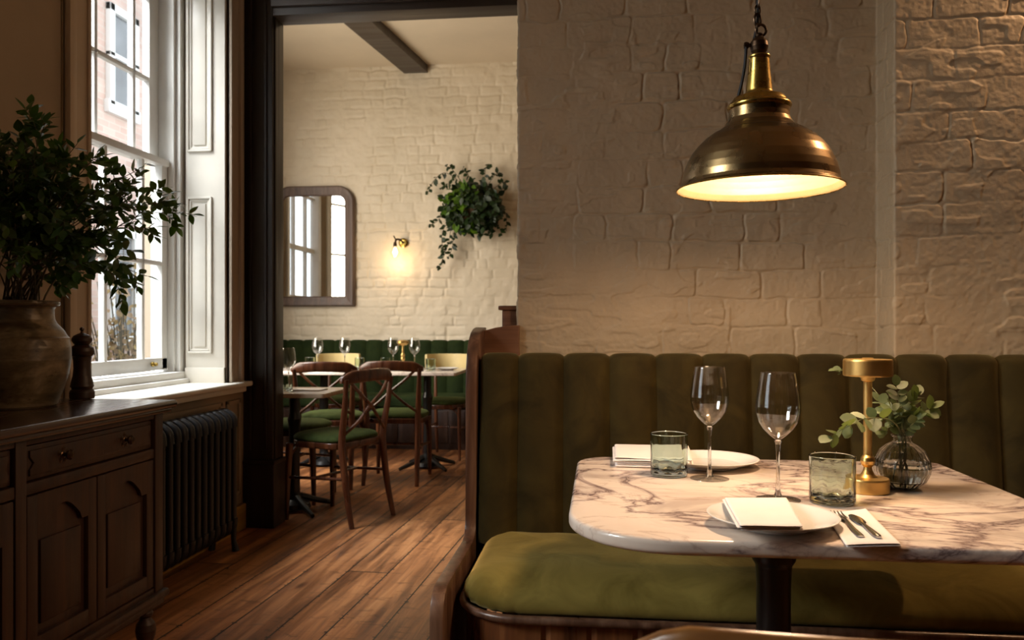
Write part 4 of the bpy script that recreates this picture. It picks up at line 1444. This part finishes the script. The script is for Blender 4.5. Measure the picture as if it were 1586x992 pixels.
# side panel on the far end
m.box(SBB + .05, SBX - .05, SY_1, SY_1 + .010, .29, .76, .006)
m.build('carcass', MT['side'], sb, off=OS)
def star_knob(y, z, par):
    k = MB()
    k.lathe([(0, 0), (.010, 0), (.010, .003), (.0055, .006), (.0055, .014), (.0125, .018), (.014, .023), (.010, .028), (.004, .029), (0, .031)], seg=20,
            mat=Matrix.Translation((SBX - .004, y, z)) @ Matrix.Rotation(PI / 2, 4, 'Y'))
    for q in range(5):
        a = PI / 2 + q * 2 * PI / 5
        k.lathe([(0, 0), (.010, .001), (.008, .004), (0, .006)], seg=10, mat=Matrix.Translation((SBX - .006, y + .016 * math.cos(a), z + .016 * math.sin(a))) @ Matrix.Rotation(PI / 2, 4, 'Y'))
    k.build('knob', MT['bronze'], par, off=OS)
for (a, b) in ((1.838, 2.410), (1.225, 1.800)):
    d = MB()
    y0, y1, z0, z1 = a + .005, b - .005, .705, .792
    d.box(SBX - .03, SBX - .008, y0, y1, z0, z1, .004)
    # raised field with notched ends
    poly = [(y0 + .012, z0 + .012), (y1 - .012, z0 + .012), (y1 - .012, z0 + .028), (y1 - .026, (z0 + z1) / 2), (y1 - .012, z1 - .028), (y1 - .012, z1 - .012),
            (y0 + .012, z1 - .012), (y0 + .012, z1 - .028), (y0 + .026, (z0 + z1) / 2), (y0 + .012, z0 + .028)]
    d.prism(poly, 'x', SBX - .02, SBX - .002, .003)
    dro = d.build('drawer', MT['side'], sb, off=OS, sharp=30)
    for q in (.24, .76): star_knob(y0 + (y1 - y0) * (.24 if q < .5 else .73), .752, dro)
    mid = (a + b) / 2 - .004
    for (c0, c1) in ((a + .004, mid - .002), (mid + .002, b - .004)):
        d = MB()
        zb, zt = .266, .668
        sw = .038
        # door frame with arched inner top
        d.box(SBX - .022, SBX, c0, c0 + sw, zb, zt, .004); d.box(SBX - .022, SBX, c1 - sw, c1, zb, zt, .004)
        d.box(SBX - .022, SBX, c0 + sw - .002, c1 - sw + .002, zb, zb + .045, .004)
        i0, i1 = c0 + sw - .002, c1 - sw + .002
        zs_ = zt - .10
        arch = [(i0, zt), (i0, zs_)]
        wd = i1 - i0
        arch += [(i0 + wd * .14, zs_), (i0 + wd * .18, zs_ + .018)]
        for k in range(9):
            t = k / 8
            arch.append((i0 + wd * (.18 + .64 * t), zs_ + .018 + .042 * math.sin(PI * t)))
        arch += [(i1 - wd * .18, zs_ + .018), (i1 - wd * .14, zs_), (i1, zs_), (i1, zt)]
        # de-duplicate
        seen = []
        for q in arch:
            if not seen or (abs(seen[-1][0] - q[0]) + abs(seen[-1][1] - q[1])) > 1e-5: seen.append(q)
        d.prism(seen, 'x', SBX - .022, SBX - .0005, 0)
        d.box(SBX - .03, SBX - .014, c0 + .01, c1 - .01, zb + .01, zt - .01)
        d.box(SBX - .02, SBX - .007, i0 + .022, i1 - .022, zb + .068, zs_ - .02, .005)
        d.build('door', MT['side'], sb, off=OS, sharp=30)
for (lx, ly) in ((SBX - .035, SY_1 - .035), (SBX - .035, SY_0 + .035), (SBB + .035, SY_1 - .035), (SBB + .035, SY_0 + .035)):
    d = MB()
    d.lathe([(0, 0), (.016, 0), (.019, .012), (.017, .022), (.013, .030), (.012, .05), (.018, .075), (.028, .105), (.031, .125), (.028, .145), (.018, .158), (.016, .165), (.022, .172), (.022, .180), (.017, .186), (.026, .20), (.028, .206), (0, .206)], lx, ly, 24)
    d.build('leg', MT['side'], sb, off=OS)

# stoneware jar
jp = Vector((-1.713, 2.215, .8505))
JP = [(0, 0), (.098, 0), (.104, .006), (.106, .014), (.118, .045), (.133, .095), (.1395, .140), (.139, .175), (.1345, .198), (.1355, .203), (.130, .208), (.118, .228), (.102, .246), (.096, .258), (.094, .272), (.094, .290), (.098, .296), (.107, .299), (.110, .305), (.108, .312), (.098, .314),
      (.090, .311), (.086, .300), (.086, .26), (.10, .24), (.12, .20), (.12, .10), (.09, .02), (0, .015)]
jar = lathe_thing('stoneware_jar', JP, jp, MT['stoneware'], 72)
tag(jar, 'big mottled brown stoneware jar holding leafy branches on the sideboard', 'jar')

# pepper mill
mp_ = px(127, 618, Z=.85); mp_.z = .8505
mill = tag(empty('pepper_mill', mp_), 'dark turned wooden pepper mill standing on the sideboard next to the jar', 'pepper mill')
S_ = 1.0
lathe_thing('body', [(0, 0), (.036, 0), (.038, .004), (.038, .022), (.035, .028), (.031, .032), (.033, .037), (.036, .041), (.034, .047), (.033, .055), (.028, .075), (.0255, .10), (.0265, .125), (.029, .138), (0, .139)], (0, 0, 0), MT['side'], 36, mill)
lathe_thing('head', [(0, .1395), (.030, .1395), (.036, .146), (.038, .156), (.035, .167), (.027, .174), (.022, .177), (.026, .182), (.031, .190), (.031, .198), (.025, .207), (.014, .213), (.006, .216), (0, .2165)], (0, 0, 0), MT['side'], 36, mill)
m = MB()
m.lathe([(0, .215), (.005, .216), (.004, .222), (.0075, .227), (.006, .233), (0, .236)], 0, 0, 14)
m.lathe([(0, -.008), (.0035, -.006), (.0035, .006), (0, .008)], seg=10, mat=Matrix.Translation((0, 0, .227)) @ Matrix.Rotation(PI / 2, 4, 'Y'))
m.build('finial', MT['bronze'], mill)

# ------------------------------------------------------------ leafy branches in the jar
rnd = random.Random(77)
mouth = jp + Vector((0, 0, .30))
branch_labels = {1: 'second highest leafy branch, just right of the topmost one', 5: 'leafy branch pointing up beside the window casing', 7: 'leafy branch rising in front of the left window edge',
    9: 'leafy branch before the meeting rail of the window sashes', 10: 'leafy branch reaching right across the lower sash, the higher of two', 12: 'leafy branch before the middle of the lower window panes',
    13: 'leafy branch drooping before the lower window panes, above the lowest one', 14: 'lowest right leafy branch, its tip hanging before the window', 15: 'leafy branch hanging inwards of the lowest right one',
    16: 'short leafy branch drooping over the right rim of the jar', 17: 'leafy branch hanging above the pepper mill', 2: 'leafy branch rising at the left picture edge, left of the topmost'}
tips = [(47, 162, 0), (70, 190, 1), (12, 232, 0), (-25, 225, 1), (30, 205, 1), (92, 225, 0), (120, 222, 1), (150, 238, 1), (165, 290, 0), (215, 262, 1), (255, 312, 1), (262, 300, 0), (240, 352, 0),
        (205, 388, 1), (228, 428, 0), (190, 432, 1), (95, 452, 0), (130, 425, 1), (140, 300, 0), (195, 322, 0), (60, 280, 0), (30, 300, 1), (-40, 250, 0), (-70, 310, 1), (-90, 380, 0), (105, 330, 1),
        (150, 368, 0), (-30, 205, 0), (70, 245, 1), (175, 355, 1), (40, 340, 0), (0, 370, 1), (75, 380, 0), (-20, 330, 0), (110, 270, 0), (20, 260, 1), (90, 300, 0), (50, 390, 1), (120, 390, 0), (0, 300, 0)]
for i, (tx, ty, nr) in enumerate(tips):
    ray = px(tx, ty, Y=1.0)
    lim = 1.80 / abs(ray.x)              # keeps clear of the window wall
    Y = min(lim - .01, (1.98 if nr else 2.22) + rnd.uniform(-.06, .10) + max(0, (tx - 60)) * .0011)
    tip = px(tx, ty, Y=Y)
    base = jp + Vector((rnd.uniform(-.045, .045), rnd.uniform(-.045, .045), .05))
    out = (tip - mouth); out.z = 0
    m0 = mouth + Vector((rnd.uniform(-.06, .06), rnd.uniform(-.06, .06), .02)) + out * .06
    mid = m0.lerp(tip, .5) + Vector((0, 0, .05 + .05 * min(1, out.length * 1.5))) + Vector((rnd.uniform(-.02, .02), rnd.uniform(-.02, .02), 0))
    dist = (tip - m0).length
    o = sprig('leafy_branch', [base, m0, mid, tip], MT['leaf'] if rnd.random() < .65 else MT['leaf2'], MT['stem'], rnd, rnd.uniform(.036, .046), rnd.uniform(.010, .0135), .0034,
              max(4, int(dist * 16)), .50, 'ovate', twigs=max(3, int(dist * 13)), twig_len=.13, tw_leaf=5)
    if i == 0: lb = 'topmost leafy branch of the big jar, its tip standing clear against the brown wall'
    else: lb = branch_labels.get(i, 'green leafy branch inside the dense clump in the big stoneware jar')
    tag(o, lb, 'branch', 'branches in the stoneware jar')
ctrl = [jp + Vector((.02, .02, .05)), mouth + Vector((.05, .05, .03)), px(150, 375, Y=2.42), px(215, 335, Y=2.48), px(262, 330, Y=2.5), px(298, 332, Y=2.5)]
o = sprig('leafy_branch', ctrl, MT['leaf2'], MT['stem'], rnd, .042, .012, .0034, 12, .40, 'ovate', twigs=4, twig_len=.11, tw_leaf=4)
tag(o, 'green branch of the big jar that reaches farthest across the window towards the shutter', 'branch', 'branches in the stoneware jar')

# ------------------------------------------------------------ radiator
ra = tag(empty('radiator', (-1.815, 3.3, 0)), 'dark cast iron column radiator under the window sill', 'radiator')
OR = ra.location
ys = [2.80 + .0585 * k for k in range(17)]
for i, yy in enumerate(ys):
    s = MB()
    for xx in (-1.865, -1.815, -1.765):
        s.tube([(xx, yy, .12), (xx, yy, .62)], .0145, 10, True)
    top = subdivide_line([(-1.868, yy, .60), (-1.862, yy, .645), (-1.835, yy, .668), (-1.815, yy, .672), (-1.795, yy, .668), (-1.768, yy, .645), (-1.762, yy, .60)], 4)
    s.tube(top, .018, 10)
    s.tube([(q.x, q.y, .76 - q.z) for q in top], .018, 10)
    if i in (0, len(ys) - 1):
        for xx in (-1.865, -1.765):
            s.tube([(xx, yy, .12), (xx * 1.0, yy, .05), (xx + (.012 if xx > -1.8 else -.012), yy, .0)], [.015, .012, .018], 10)
    sec = s.build('section', MT['radiator'], ra, off=OR)
for zz in (.645, .115): MB().tube([(-1.815, ys[0], zz), (-1.815, ys[-1] + .02, zz)], .014, 12).build('header_pipe', MT['radiator'], ra, off=OR)

# ------------------------------------------------------------ cross-back chair
def make_chair(name, wood, seatmat, cream=False):
    """seat centre at the origin, backrest at -y, facing +y"""
    r = empty(name)
    W, Dp, SZ = .205, .20, .455
    if cream:
        m = MB()
        arc = []
        for k in range(25):
            a = PI * (1.0 + k / 24)
            arc.append((.225 * math.cos(a), -.01 + .225 * math.sin(a)))
        R = []
        for (x, y) in arc:
            l = math.hypot(x, y + .01); ux, uy = x / l, (y + .01) / l
            R.append([(x - ux * .010, y - uy * .010, .70), (x + ux * .010, y + uy * .010, .70), (x + ux * .013, y + uy * .013, .84), (x + ux * .008, y + uy * .008, .852), (x - ux * .008, y - uy * .008, .852), (x - ux * .010, y - uy * .010, .84)])
        m.rings(R); m.build('top_rail', MT['cream_chair'], r, sharp=50)
    else:
        # curved, flat steam-bent top rail
        R = []
        n = 20
        for k in range(n + 1):
            s = -1 + 2 * k / n
            x = .222 * s
            y = -.235 + .030 * s * s - .015 + .02 * (1 - s * s) * -1
            zt = .853 - .012 * s * s - .030 * max(0, abs(s) - .75) / .25
            zb = .768 + .016 * (1 - s * s) + .012 * max(0, abs(s) - .8) / .2
            th = .0115 if abs(s) < .9 else .009
            zm = (zt + zb) / 2; hh = (zt - zb) / 2
            ring_ = []
            for q in range(12):
                a = 2 * PI * q / 12
                ca, sa = math.cos(a), math.sin(a)
                ring_.append((x, y + th * (abs(ca) ** .7) * (1 if ca > 0 else -1), zm + hh * (abs(sa) ** .6) * (1 if sa > 0 else -1)))
            R.append(ring_)
        m = MB().rings(R); m.build('top_rail', wood, r, sharp=60)
    for s in (-1, 1):
        leg = subdivide_line([(s * .185, -.265, 0), (s * .180, -.225, .18), (s * .178, -.195, .40), (s * .180, -.195, .50), (s * .190, -.222, .66), (s * .198, -.238, .80)], 5)
        nn_ = len(leg)
        rr = [.0145 + .0065 * math.sin(PI * min(1, i / nn_ * 1.15)) for i in range(nn_)]
        m = MB().tube(leg, rr, 10); m.build('back_leg', wood, r)
        leg = [(s * .192, .195, 0), (s * .190, .192, .2), (s * .184, .180, .43)]
        m = MB().tube(subdivide_line(leg, 4), [.0125 + .0012 * i for i in range(9)], 10); m.build('front_leg', wood, r)
    if not cream:
        m = MB()
        for s in (-1, 1):
            c = subdivide_line([(s * .176, -.205, .50), (s * .09, -.232, .565), (0, -.245 - .004 * s, .645), (-s * .09, -.250, .715), (-s * .165, -.240, .785)], 5)
            m.tube(c, .0095, 8, sx=1.0)
        m.lathe([(0, -.010), (.016, -.008), (.016, .008), (0, .010)], seg=14, mat=Matrix.Translation((0, -.246, .645)) @ Matrix.Rotation(PI / 2, 4, 'X'))
        m.build('cross_brace', wood, r)
    m = MB()
    slab(m, -.205, .205, -.19, .215, .415, .452, (.10, .10, .15, .15), .008, 8)
    m.build('seat_frame', wood, r)
    m = MB()
    R = []
    for ins, z in ((.004, .450), (-.003, .458), (-.002, .468), (.010, .480), (.035, .489), (.08, .495), (.13, .497)):
        R.append([(p_[0], p_[1], z) for p_ in rrect(-.205, .205, -.18, .215, (.09, .09, .15, .15), ins, 8)])
    m.rings(R); m.build('seat', seatmat, r, sharp=80)
    m = MB()
    for s in (-1, 1): m.tube([(s * .190, .186, .24), (s * .182, -.21, .26)], .009, 8)
    m.tube([(-.186, 0, .25), (.186, 0, .25)], .009, 8)
    # bentwood arch stays under the seat
    for s in (-1, 1): m.tube(subdivide_line([(s * .188, .185, .30), (s * .16, .18, .38), (s * .10, .175, .42)], 4), .007, 8)
    m.build('stretcher', wood, r)
    return r
ch = make_chair('dining_chair', MT['chair'], MT['velvet_seat'])
chair_specs = [
    ((-1.50, 4.475), math.radians(68), 'mahogany cross-back chair with green seat turned towards the pale table by the opening'),
    ((-1.925, 4.93), math.radians(-90), 'green seated chair half hidden by the dark post, pushed to the pale table'),
    ((-1.86, 5.45), math.radians(6), 'cross-back chair with orange brown top rail standing before the far left marble table'),
    ((-1.43, 5.62), math.radians(2), 'dark cross-back chair standing before the far right marble table'),
]
for i, (xy, rz, lb) in enumerate(chair_specs):
    c = ch if i == 0 else copy_tree(ch)
    c.location = (xy[0], xy[1], 0); c.rotation_euler = (0, 0, rz)
    tag(c, lb, 'chair', 'wooden dining chairs in the dining room')
cc = make_chair('curved_back_chair', MT['chair'], MT['velvet_seat'], True)
for i, (p_, lb) in enumerate(((px(696, 560, Y=6.72), 'chair with cream curved back rail behind the far right marble table'), (px(529, 558, Y=6.72), 'chair with cream curved back rail behind the far left marble table'))):
    c = cc if i == 0 else copy_tree(cc)
    c.location = (p_.x, 6.60, 0); c.rotation_euler = (0, 0, math.radians(176)); c.scale = (.80, .9, 1)
    tag(c, lb, 'chair', 'cream backed chairs')
fc_ = make_chair('dining_chair', MT['chair_fore'], MT['velvet_seat'])
fc_.location = (.235, .905, -.0); fc_.rotation_euler = (0, 0, math.radians(-2))
tag(fc_, 'honey brown chair whose curved back rail shows below the marble table edge', 'chair')

# ------------------------------------------------------------ dining room tables
def far_table(x0, x1, y0, y1, z, mat, label, th=.026):
    cx, cy = (x0 + x1) / 2, (y0 + y1) / 2
    t = tag(empty('dining_table', (cx, cy, 0)), label, 'table', 'tables in the dining room')
    m = MB(); slab(m, x0, x1, y0, y1, z - th, z, (.02, .02, .02, .02), .006, 5); m.build('tabletop', mat, t, off=t.location)
    m = MB()
    m.lathe([(0, .02), (.10, .02), (.09, .045), (.045, .07), (.034, .11), (.030, .3), (.034, .5), (.040, .54), (.030, .58), (.030, z - th - .012), (.10, z - th - .006), (.10, z - th), (0, z - th)], cx, cy, 24)
    for k in range(4):
        a = PI / 4 + k * PI / 2
        m.tube(subdivide_line([(cx + .04 * math.cos(a), cy + .04 * math.sin(a), .08), (cx + .14 * math.cos(a), cy + .14 * math.sin(a), .045), (cx + .25 * math.cos(a), cy + .25 * math.sin(a), .012)], 4), [.022, .021, .02, .019, .018, .017, .016, .014, .012], 8)
    m.build('pedestal', MT['iron'], t, off=t.location)
    return t
far_table(-2.06, -1.535, 4.36, 4.84, .71, MT['wood_pale'], 'small pale topped table just beyond the dark post')
far_table(-2.55, -1.74, 5.78, 6.42, .75, MT['marble_far'], 'marble table at the far left before the green banquette')
far_table(-1.60, -1.045, 5.78, 6.42, .75, MT['marble_far'], 'marble table at the far right before the green banquette')

def on_far(x, y, z=.75):
    p_ = px(x, y, Z=z); p_.z = z + .0008
    return p_
def clampY(x, Y, z=.75):
    p_ = px(x, 505, Y=Y); p_.z = z + .0008
    return p_
glasses = [(492, 5.98, .75, 'wine glass on the far left table, its left one'), (534, 6.0, .75, 'wine glass on the far left table, before the cream chair back'), (609, 6.02, .75, 'wine glass on the far right table left of the little brass lamp'),
           (642, 6.0, .75, 'wine glass on the far right table right of the little brass lamp'), (447, 4.60, .71, 'wine glass on the pale table at the post')]
for x, Y, z, lb in glasses:
    g = copy_tree(wg); g.location = clampY(x, Y, z)
    tag(g, lb, 'wine glass', 'wine glasses in the dining room')
for x, Y, z, lb in ((480, 6.15, .75, 'small tumbler left of the wine glass on the far left table'), (557, 6.1, .75, 'small tumbler at the right end of the far left table'), (597, 6.15, .75, 'small tumbler at the left end of the far right table'),
                    (667, 5.98, .75, 'green bottomed tumbler on the far right table before the cream chair back'), (443, 4.52, .71, 'green tumbler on the pale table at the post')):
    g = tb.copy(); scene.collection.objects.link(g); g.location = clampY(x, Y, z)
    g.scale = (.9, .9, .95)
    tag(g, lb, 'tumbler', 'tumblers in the dining room')
for x, Y, lb in ((516, 6.02, 'white plate on the far left table'), (634, 6.22, 'white plate at the back of the far right table'), (692, 6.1, 'white plate on the far right table before the cream chair back')):
    g = pl.copy(); scene.collection.objects.link(g); g.location = clampY(x, Y)
    g.scale = (.85, .85, .85)
    tag(g, lb, 'plate', 'plates in the dining room')
q = clampY(478, 4.60, .71)
nq = [Vector((q.x - .09, q.y - .06, .711)), Vector((q.x + .09, q.y - .07, .711)), Vector((q.x + .10, q.y + .05, .711)), Vector((q.x - .08, q.y + .06, .711))]
m = napkin('napkin', nq, .711, 2, t=.003, seed=3)
o = m.build('napkin', MT['napkin'], None, off=q, sharp=60); o.location = q
tag(o, 'white folded napkin lying on the pale table by the dark post', 'napkin')
# little brass lamp on the far table
q = clampY(624, 6.08)
lt = tag(empty('candle_lamp', q), 'tiny brass lamp between two wine glasses on the far right table', 'table lamp')
lathe_thing('stand', [(0, 0), (.035, 0), (.035, .012), (.010, .018), (.008, .06), (.017, .085), (.013, .10), (.017, .115), (.009, .13), (.008, .185), (.012, .19), (0, .19)], (0, 0, 0), MT['brass'], 24, lt)
lathe_thing('lamp_head', [(0, .19), (.030, .19), (.045, .205), (.045, .222), (.030, .228), (0, .229)], (0, 0, 0), MT['brass'], 28, lt)

# far banquette
fb = tag(empty('banquette', (-1.5, 7.2, 0)), 'bottle green channel-backed banquette along the far brick wall', 'banquette')
OF = fb.location
m = fluted_back(-3.12, .8, .44, .935, 7.36, 7.40, .155, .155, .022, nz=8, per=8, roll=.03, thick=.08)
m.build('backrest', MT['velvet_far'], fb, off=OF, sharp=70)
m = MB(); slab(m, -3.12, .8, 6.95, 7.42, .36, .47, (.04, .04, .02, .02), .035, 5, 6); m.build('seat', MT['velvet_far'], fb, off=OF, sharp=70)
m = MB().box(-3.12, .8, 6.98, 7.46, 0, .36, .004)
k = -3.12
while k < .75:
    m.box(k + .01, k + .14, 6.972, 6.99, .06, .34, .004); k += .15
m.build('plinth', MT['side'], fb, off=OF)

# mirror
mz0, mz1, mx0, mx1 = 1.275, 2.425, -3.12, -2.325
YM = YF - .012
mir = tag(empty('wall_mirror', ((mx0 + mx1) / 2, YM, (mz0 + mz1) / 2)), 'tall mirror with rounded top corners in grey brown frame on far brick wall', 'mirror')
OM = mir.location
def mir_outline(ins, rt, rb=.012):
    return rrect(mx0, mx1, mz0, mz1, (rb, rb, rt, rt), ins, 8)
R = []
for ins, y in ((0, YM), (0, YM - .035), (.012, YM - .05), (.03, YM - .052), (.055, YM - .042), (.085, YM - .040), (.098, YM - .022)):
    R.append([(p_[0], y, p_[1]) for p_ in mir_outline(ins, .16)])
MB().rings(R, True, False).build('frame', MT['mirrorframe'], mir, off=OM, sharp=40)
MB().add([(p_[0], YM - .024, p_[1]) for p_ in mir_outline(.09, .16)], [tuple(range(36))]).build('glass', MT['mirror'], mir, off=OM)

# wall sconce
sp_ = px(612, 388, Y=YF - .13)
sc_ = tag(empty('wall_sconce', (sp_.x, YF - .02, sp_.z + .08)), 'small brass wall sconce with a glowing bare bulb on the far brick wall', 'wall sconce')
OC = sc_.location
m = MB().lathe([(0, 0), (.045, 0), (.045, .014), (.03, .022), (0, .024)], seg=24, mat=Matrix.Translation((OC.x + .05, YF - .008, OC.z)) @ Matrix.Rotation(PI / 2, 4, 'X'))
m.build('backplate', MT['brass_neck'], sc_, off=OC)
m = MB().tube(subdivide_line([(OC.x + .05, YF - .03, OC.z), (OC.x + .04, YF - .10, OC.z + .02), (OC.x + .01, YF - .13, OC.z + .02), (OC.x, YF - .13, OC.z - .02)], 5), .009, 8)
m.lathe([(0, 0), (.014, 0), (.018, -.03), (.020, -.035), (0, -.036)], OC.x, YF - .13, 16, cz=OC.z - .005)
m.tube([(OC.x + .005, YF - .13, OC.z + .02), (OC.x - .012, YF - .14, OC.z + .055)], .006, 8)
m.build('arm', MT['bronze'], sc_, off=OC)
lathe_thing('bulb_glass', [(.016, -.04), (.022, -.055), (.040, -.085), (.046, -.11), (.040, -.135), (.022, -.15), (0, -.154)], (0, -.11, 0), MT['bulb_glass'], 28, sc_)
lathe_thing('filament', [(0, -.055), (.012, -.065), (.022, -.095), (.018, -.115), (.008, -.125), (0, -.127)], (0, -.11, 0), MT['bulb'], 16, sc_)
ld = bpy.data.lights.new('sconce_light', 'POINT'); ld.energy = 2.0; ld.color = (1, .66, .36); ld.shadow_soft_size = .03
lo = bpy.data.objects.new('sconce_light', ld); scene.collection.objects.link(lo); lo.parent = sc_; lo.location = (0, -.13, -.19)

# hanging plant on the far wall
rnd = random.Random(5)
pc = px(733, 322, Y=YF - .18)
hb = tag(empty('hanging_plant', pc), 'trailing green ivy in a wall basket on the far brick wall', 'hanging plant')
m = MB().lathe([(0, -.15), (.08, -.14), (.12, -.10), (.135, -.02), (.14, .0), (.13, .0), (.11, -.09), (0, -.13)], 0, 0, 24)
m.tube([(0, .06, -.02), (0, .17, .02)], .008)
m.build('basket', MT['basket'], hb)
def vine(m_l, m_s, ctrl, n, L, W):
    P = subdivide_line(ctrl, 6)
    m_s.tube(P, .0028, 5)
    for q in range(n):
        t = (q + .5) / n; i = min(len(P) - 2, int(t * (len(P) - 1)))
        tg = (P[i + 1] - P[i]).normalized(); sd = tg.cross(rvec(rnd)).normalized()
        leaf(m_l, P[i], tg * .3 + sd + Vector((0, -.2, -.35)), Vector((rnd.uniform(-.6, .6), -1, rnd.uniform(-.2, .7))), L * rnd.uniform(.7, 1.2), W * rnd.uniform(.8, 1.1), .15)
ml, ml2, ms_ = MB(), MB(), MB()
for q in range(720):
    a = rnd.uniform(0, 2 * PI); r_ = rnd.uniform(0, 1) ** .5
    c = Vector((.26 * r_ * math.cos(a) + .0, rnd.uniform(-.21, .10), .23 * r_ * math.sin(a) + .0))
    leaf(ml if (rnd.random() < .62 or c.x > .04) else ml2, c, rvec(rnd) + Vector((0, -.3, -.3)), Vector((rnd.uniform(-.7, .7), -1, rnd.uniform(-.3, .8))), rnd.uniform(.055, .09), rnd.uniform(.019, .028), .15)
O0 = Vector(pc)
def loc(x, y, dy=0.0): 
    return px(x, y, Y=YF - .16 + dy) - O0
for path in ([(715, 285), (690, 268), (672, 280), (662, 300)], [(720, 290), (700, 262), (690, 258)], [(712, 300), (694, 285), (682, 292)], [(712, 320), (694, 322), (678, 342), (664, 350)], [(715, 330), (700, 350), (694, 380), (684, 405), (680, 418)],
             [(712, 335), (690, 350), (684, 372), (690, 392)], [(718, 335), (704, 360), (700, 385), (694, 400)], [(740, 330), (742, 352), (750, 365)], [(760, 325), (770, 345), (778, 365)], [(765, 310), (783, 330), (784, 358)],
             [(750, 285), (752, 262), (758, 254)], [(755, 288), (768, 270), (778, 268)], [(762, 295), (780, 282), (786, 290)], [(735, 335), (726, 350), (722, 358)], [(730, 280), (722, 268), (716, 262)], [(760, 340), (758, 355), (764, 364)]):
    ctrl = [loc(x, y) for x, y in path]
    vine(ml, ms_, [Vector((ctrl[0].x * .6, .02, ctrl[0].z * .6))] + ctrl, 5 + 4 * len(path), .055, .018)
ml.build('foliage', MT['leaf_ivy'], hb, sharp=180, solid=True)
ml2.build('bright_foliage', MT['leaf_lime'], hb, sharp=180, solid=True)
ms_.build('stems', MT['stem'], hb)

# shrub with dry leaves in the street
rnd = random.Random(9)
sh = tag(empty('street_shrub', (-5.3, 8.6, -.02)), 'pale brown dry-leaved shrub outside the window below the brick front', 'shrub')
m, l = MB(), MB()
for q in range(46):
    a = rnd.uniform(0, 2 * PI); h = rnd.uniform(.9, 2.05); r_ = rnd.uniform(.2, 1.0)
    e = Vector((.35 * r_ * math.cos(a), 1.1 * r_ * math.sin(a), h))
    P = subdivide_line([(0, .5 * r_ * math.sin(a), 0), (e.x * .4, e.y * .7, h * .55), tuple(e)], 6)
    m.tube(P, [.012 * (1 - .6 * i / (len(P) - 1)) for i in range(len(P))], 5)
    for k in range(16):
        i = rnd.randrange(4, len(P))
        leaf(l, P[i - 1] + rvec(rnd) * .06, rvec(rnd), rvec(rnd), rnd.uniform(.05, .10), rnd.uniform(.018, .032), .1)
m.build('stem', MT['stem'], sh); l.build('leaves', MT['dry_leaf'], sh, sharp=180, solid=True)
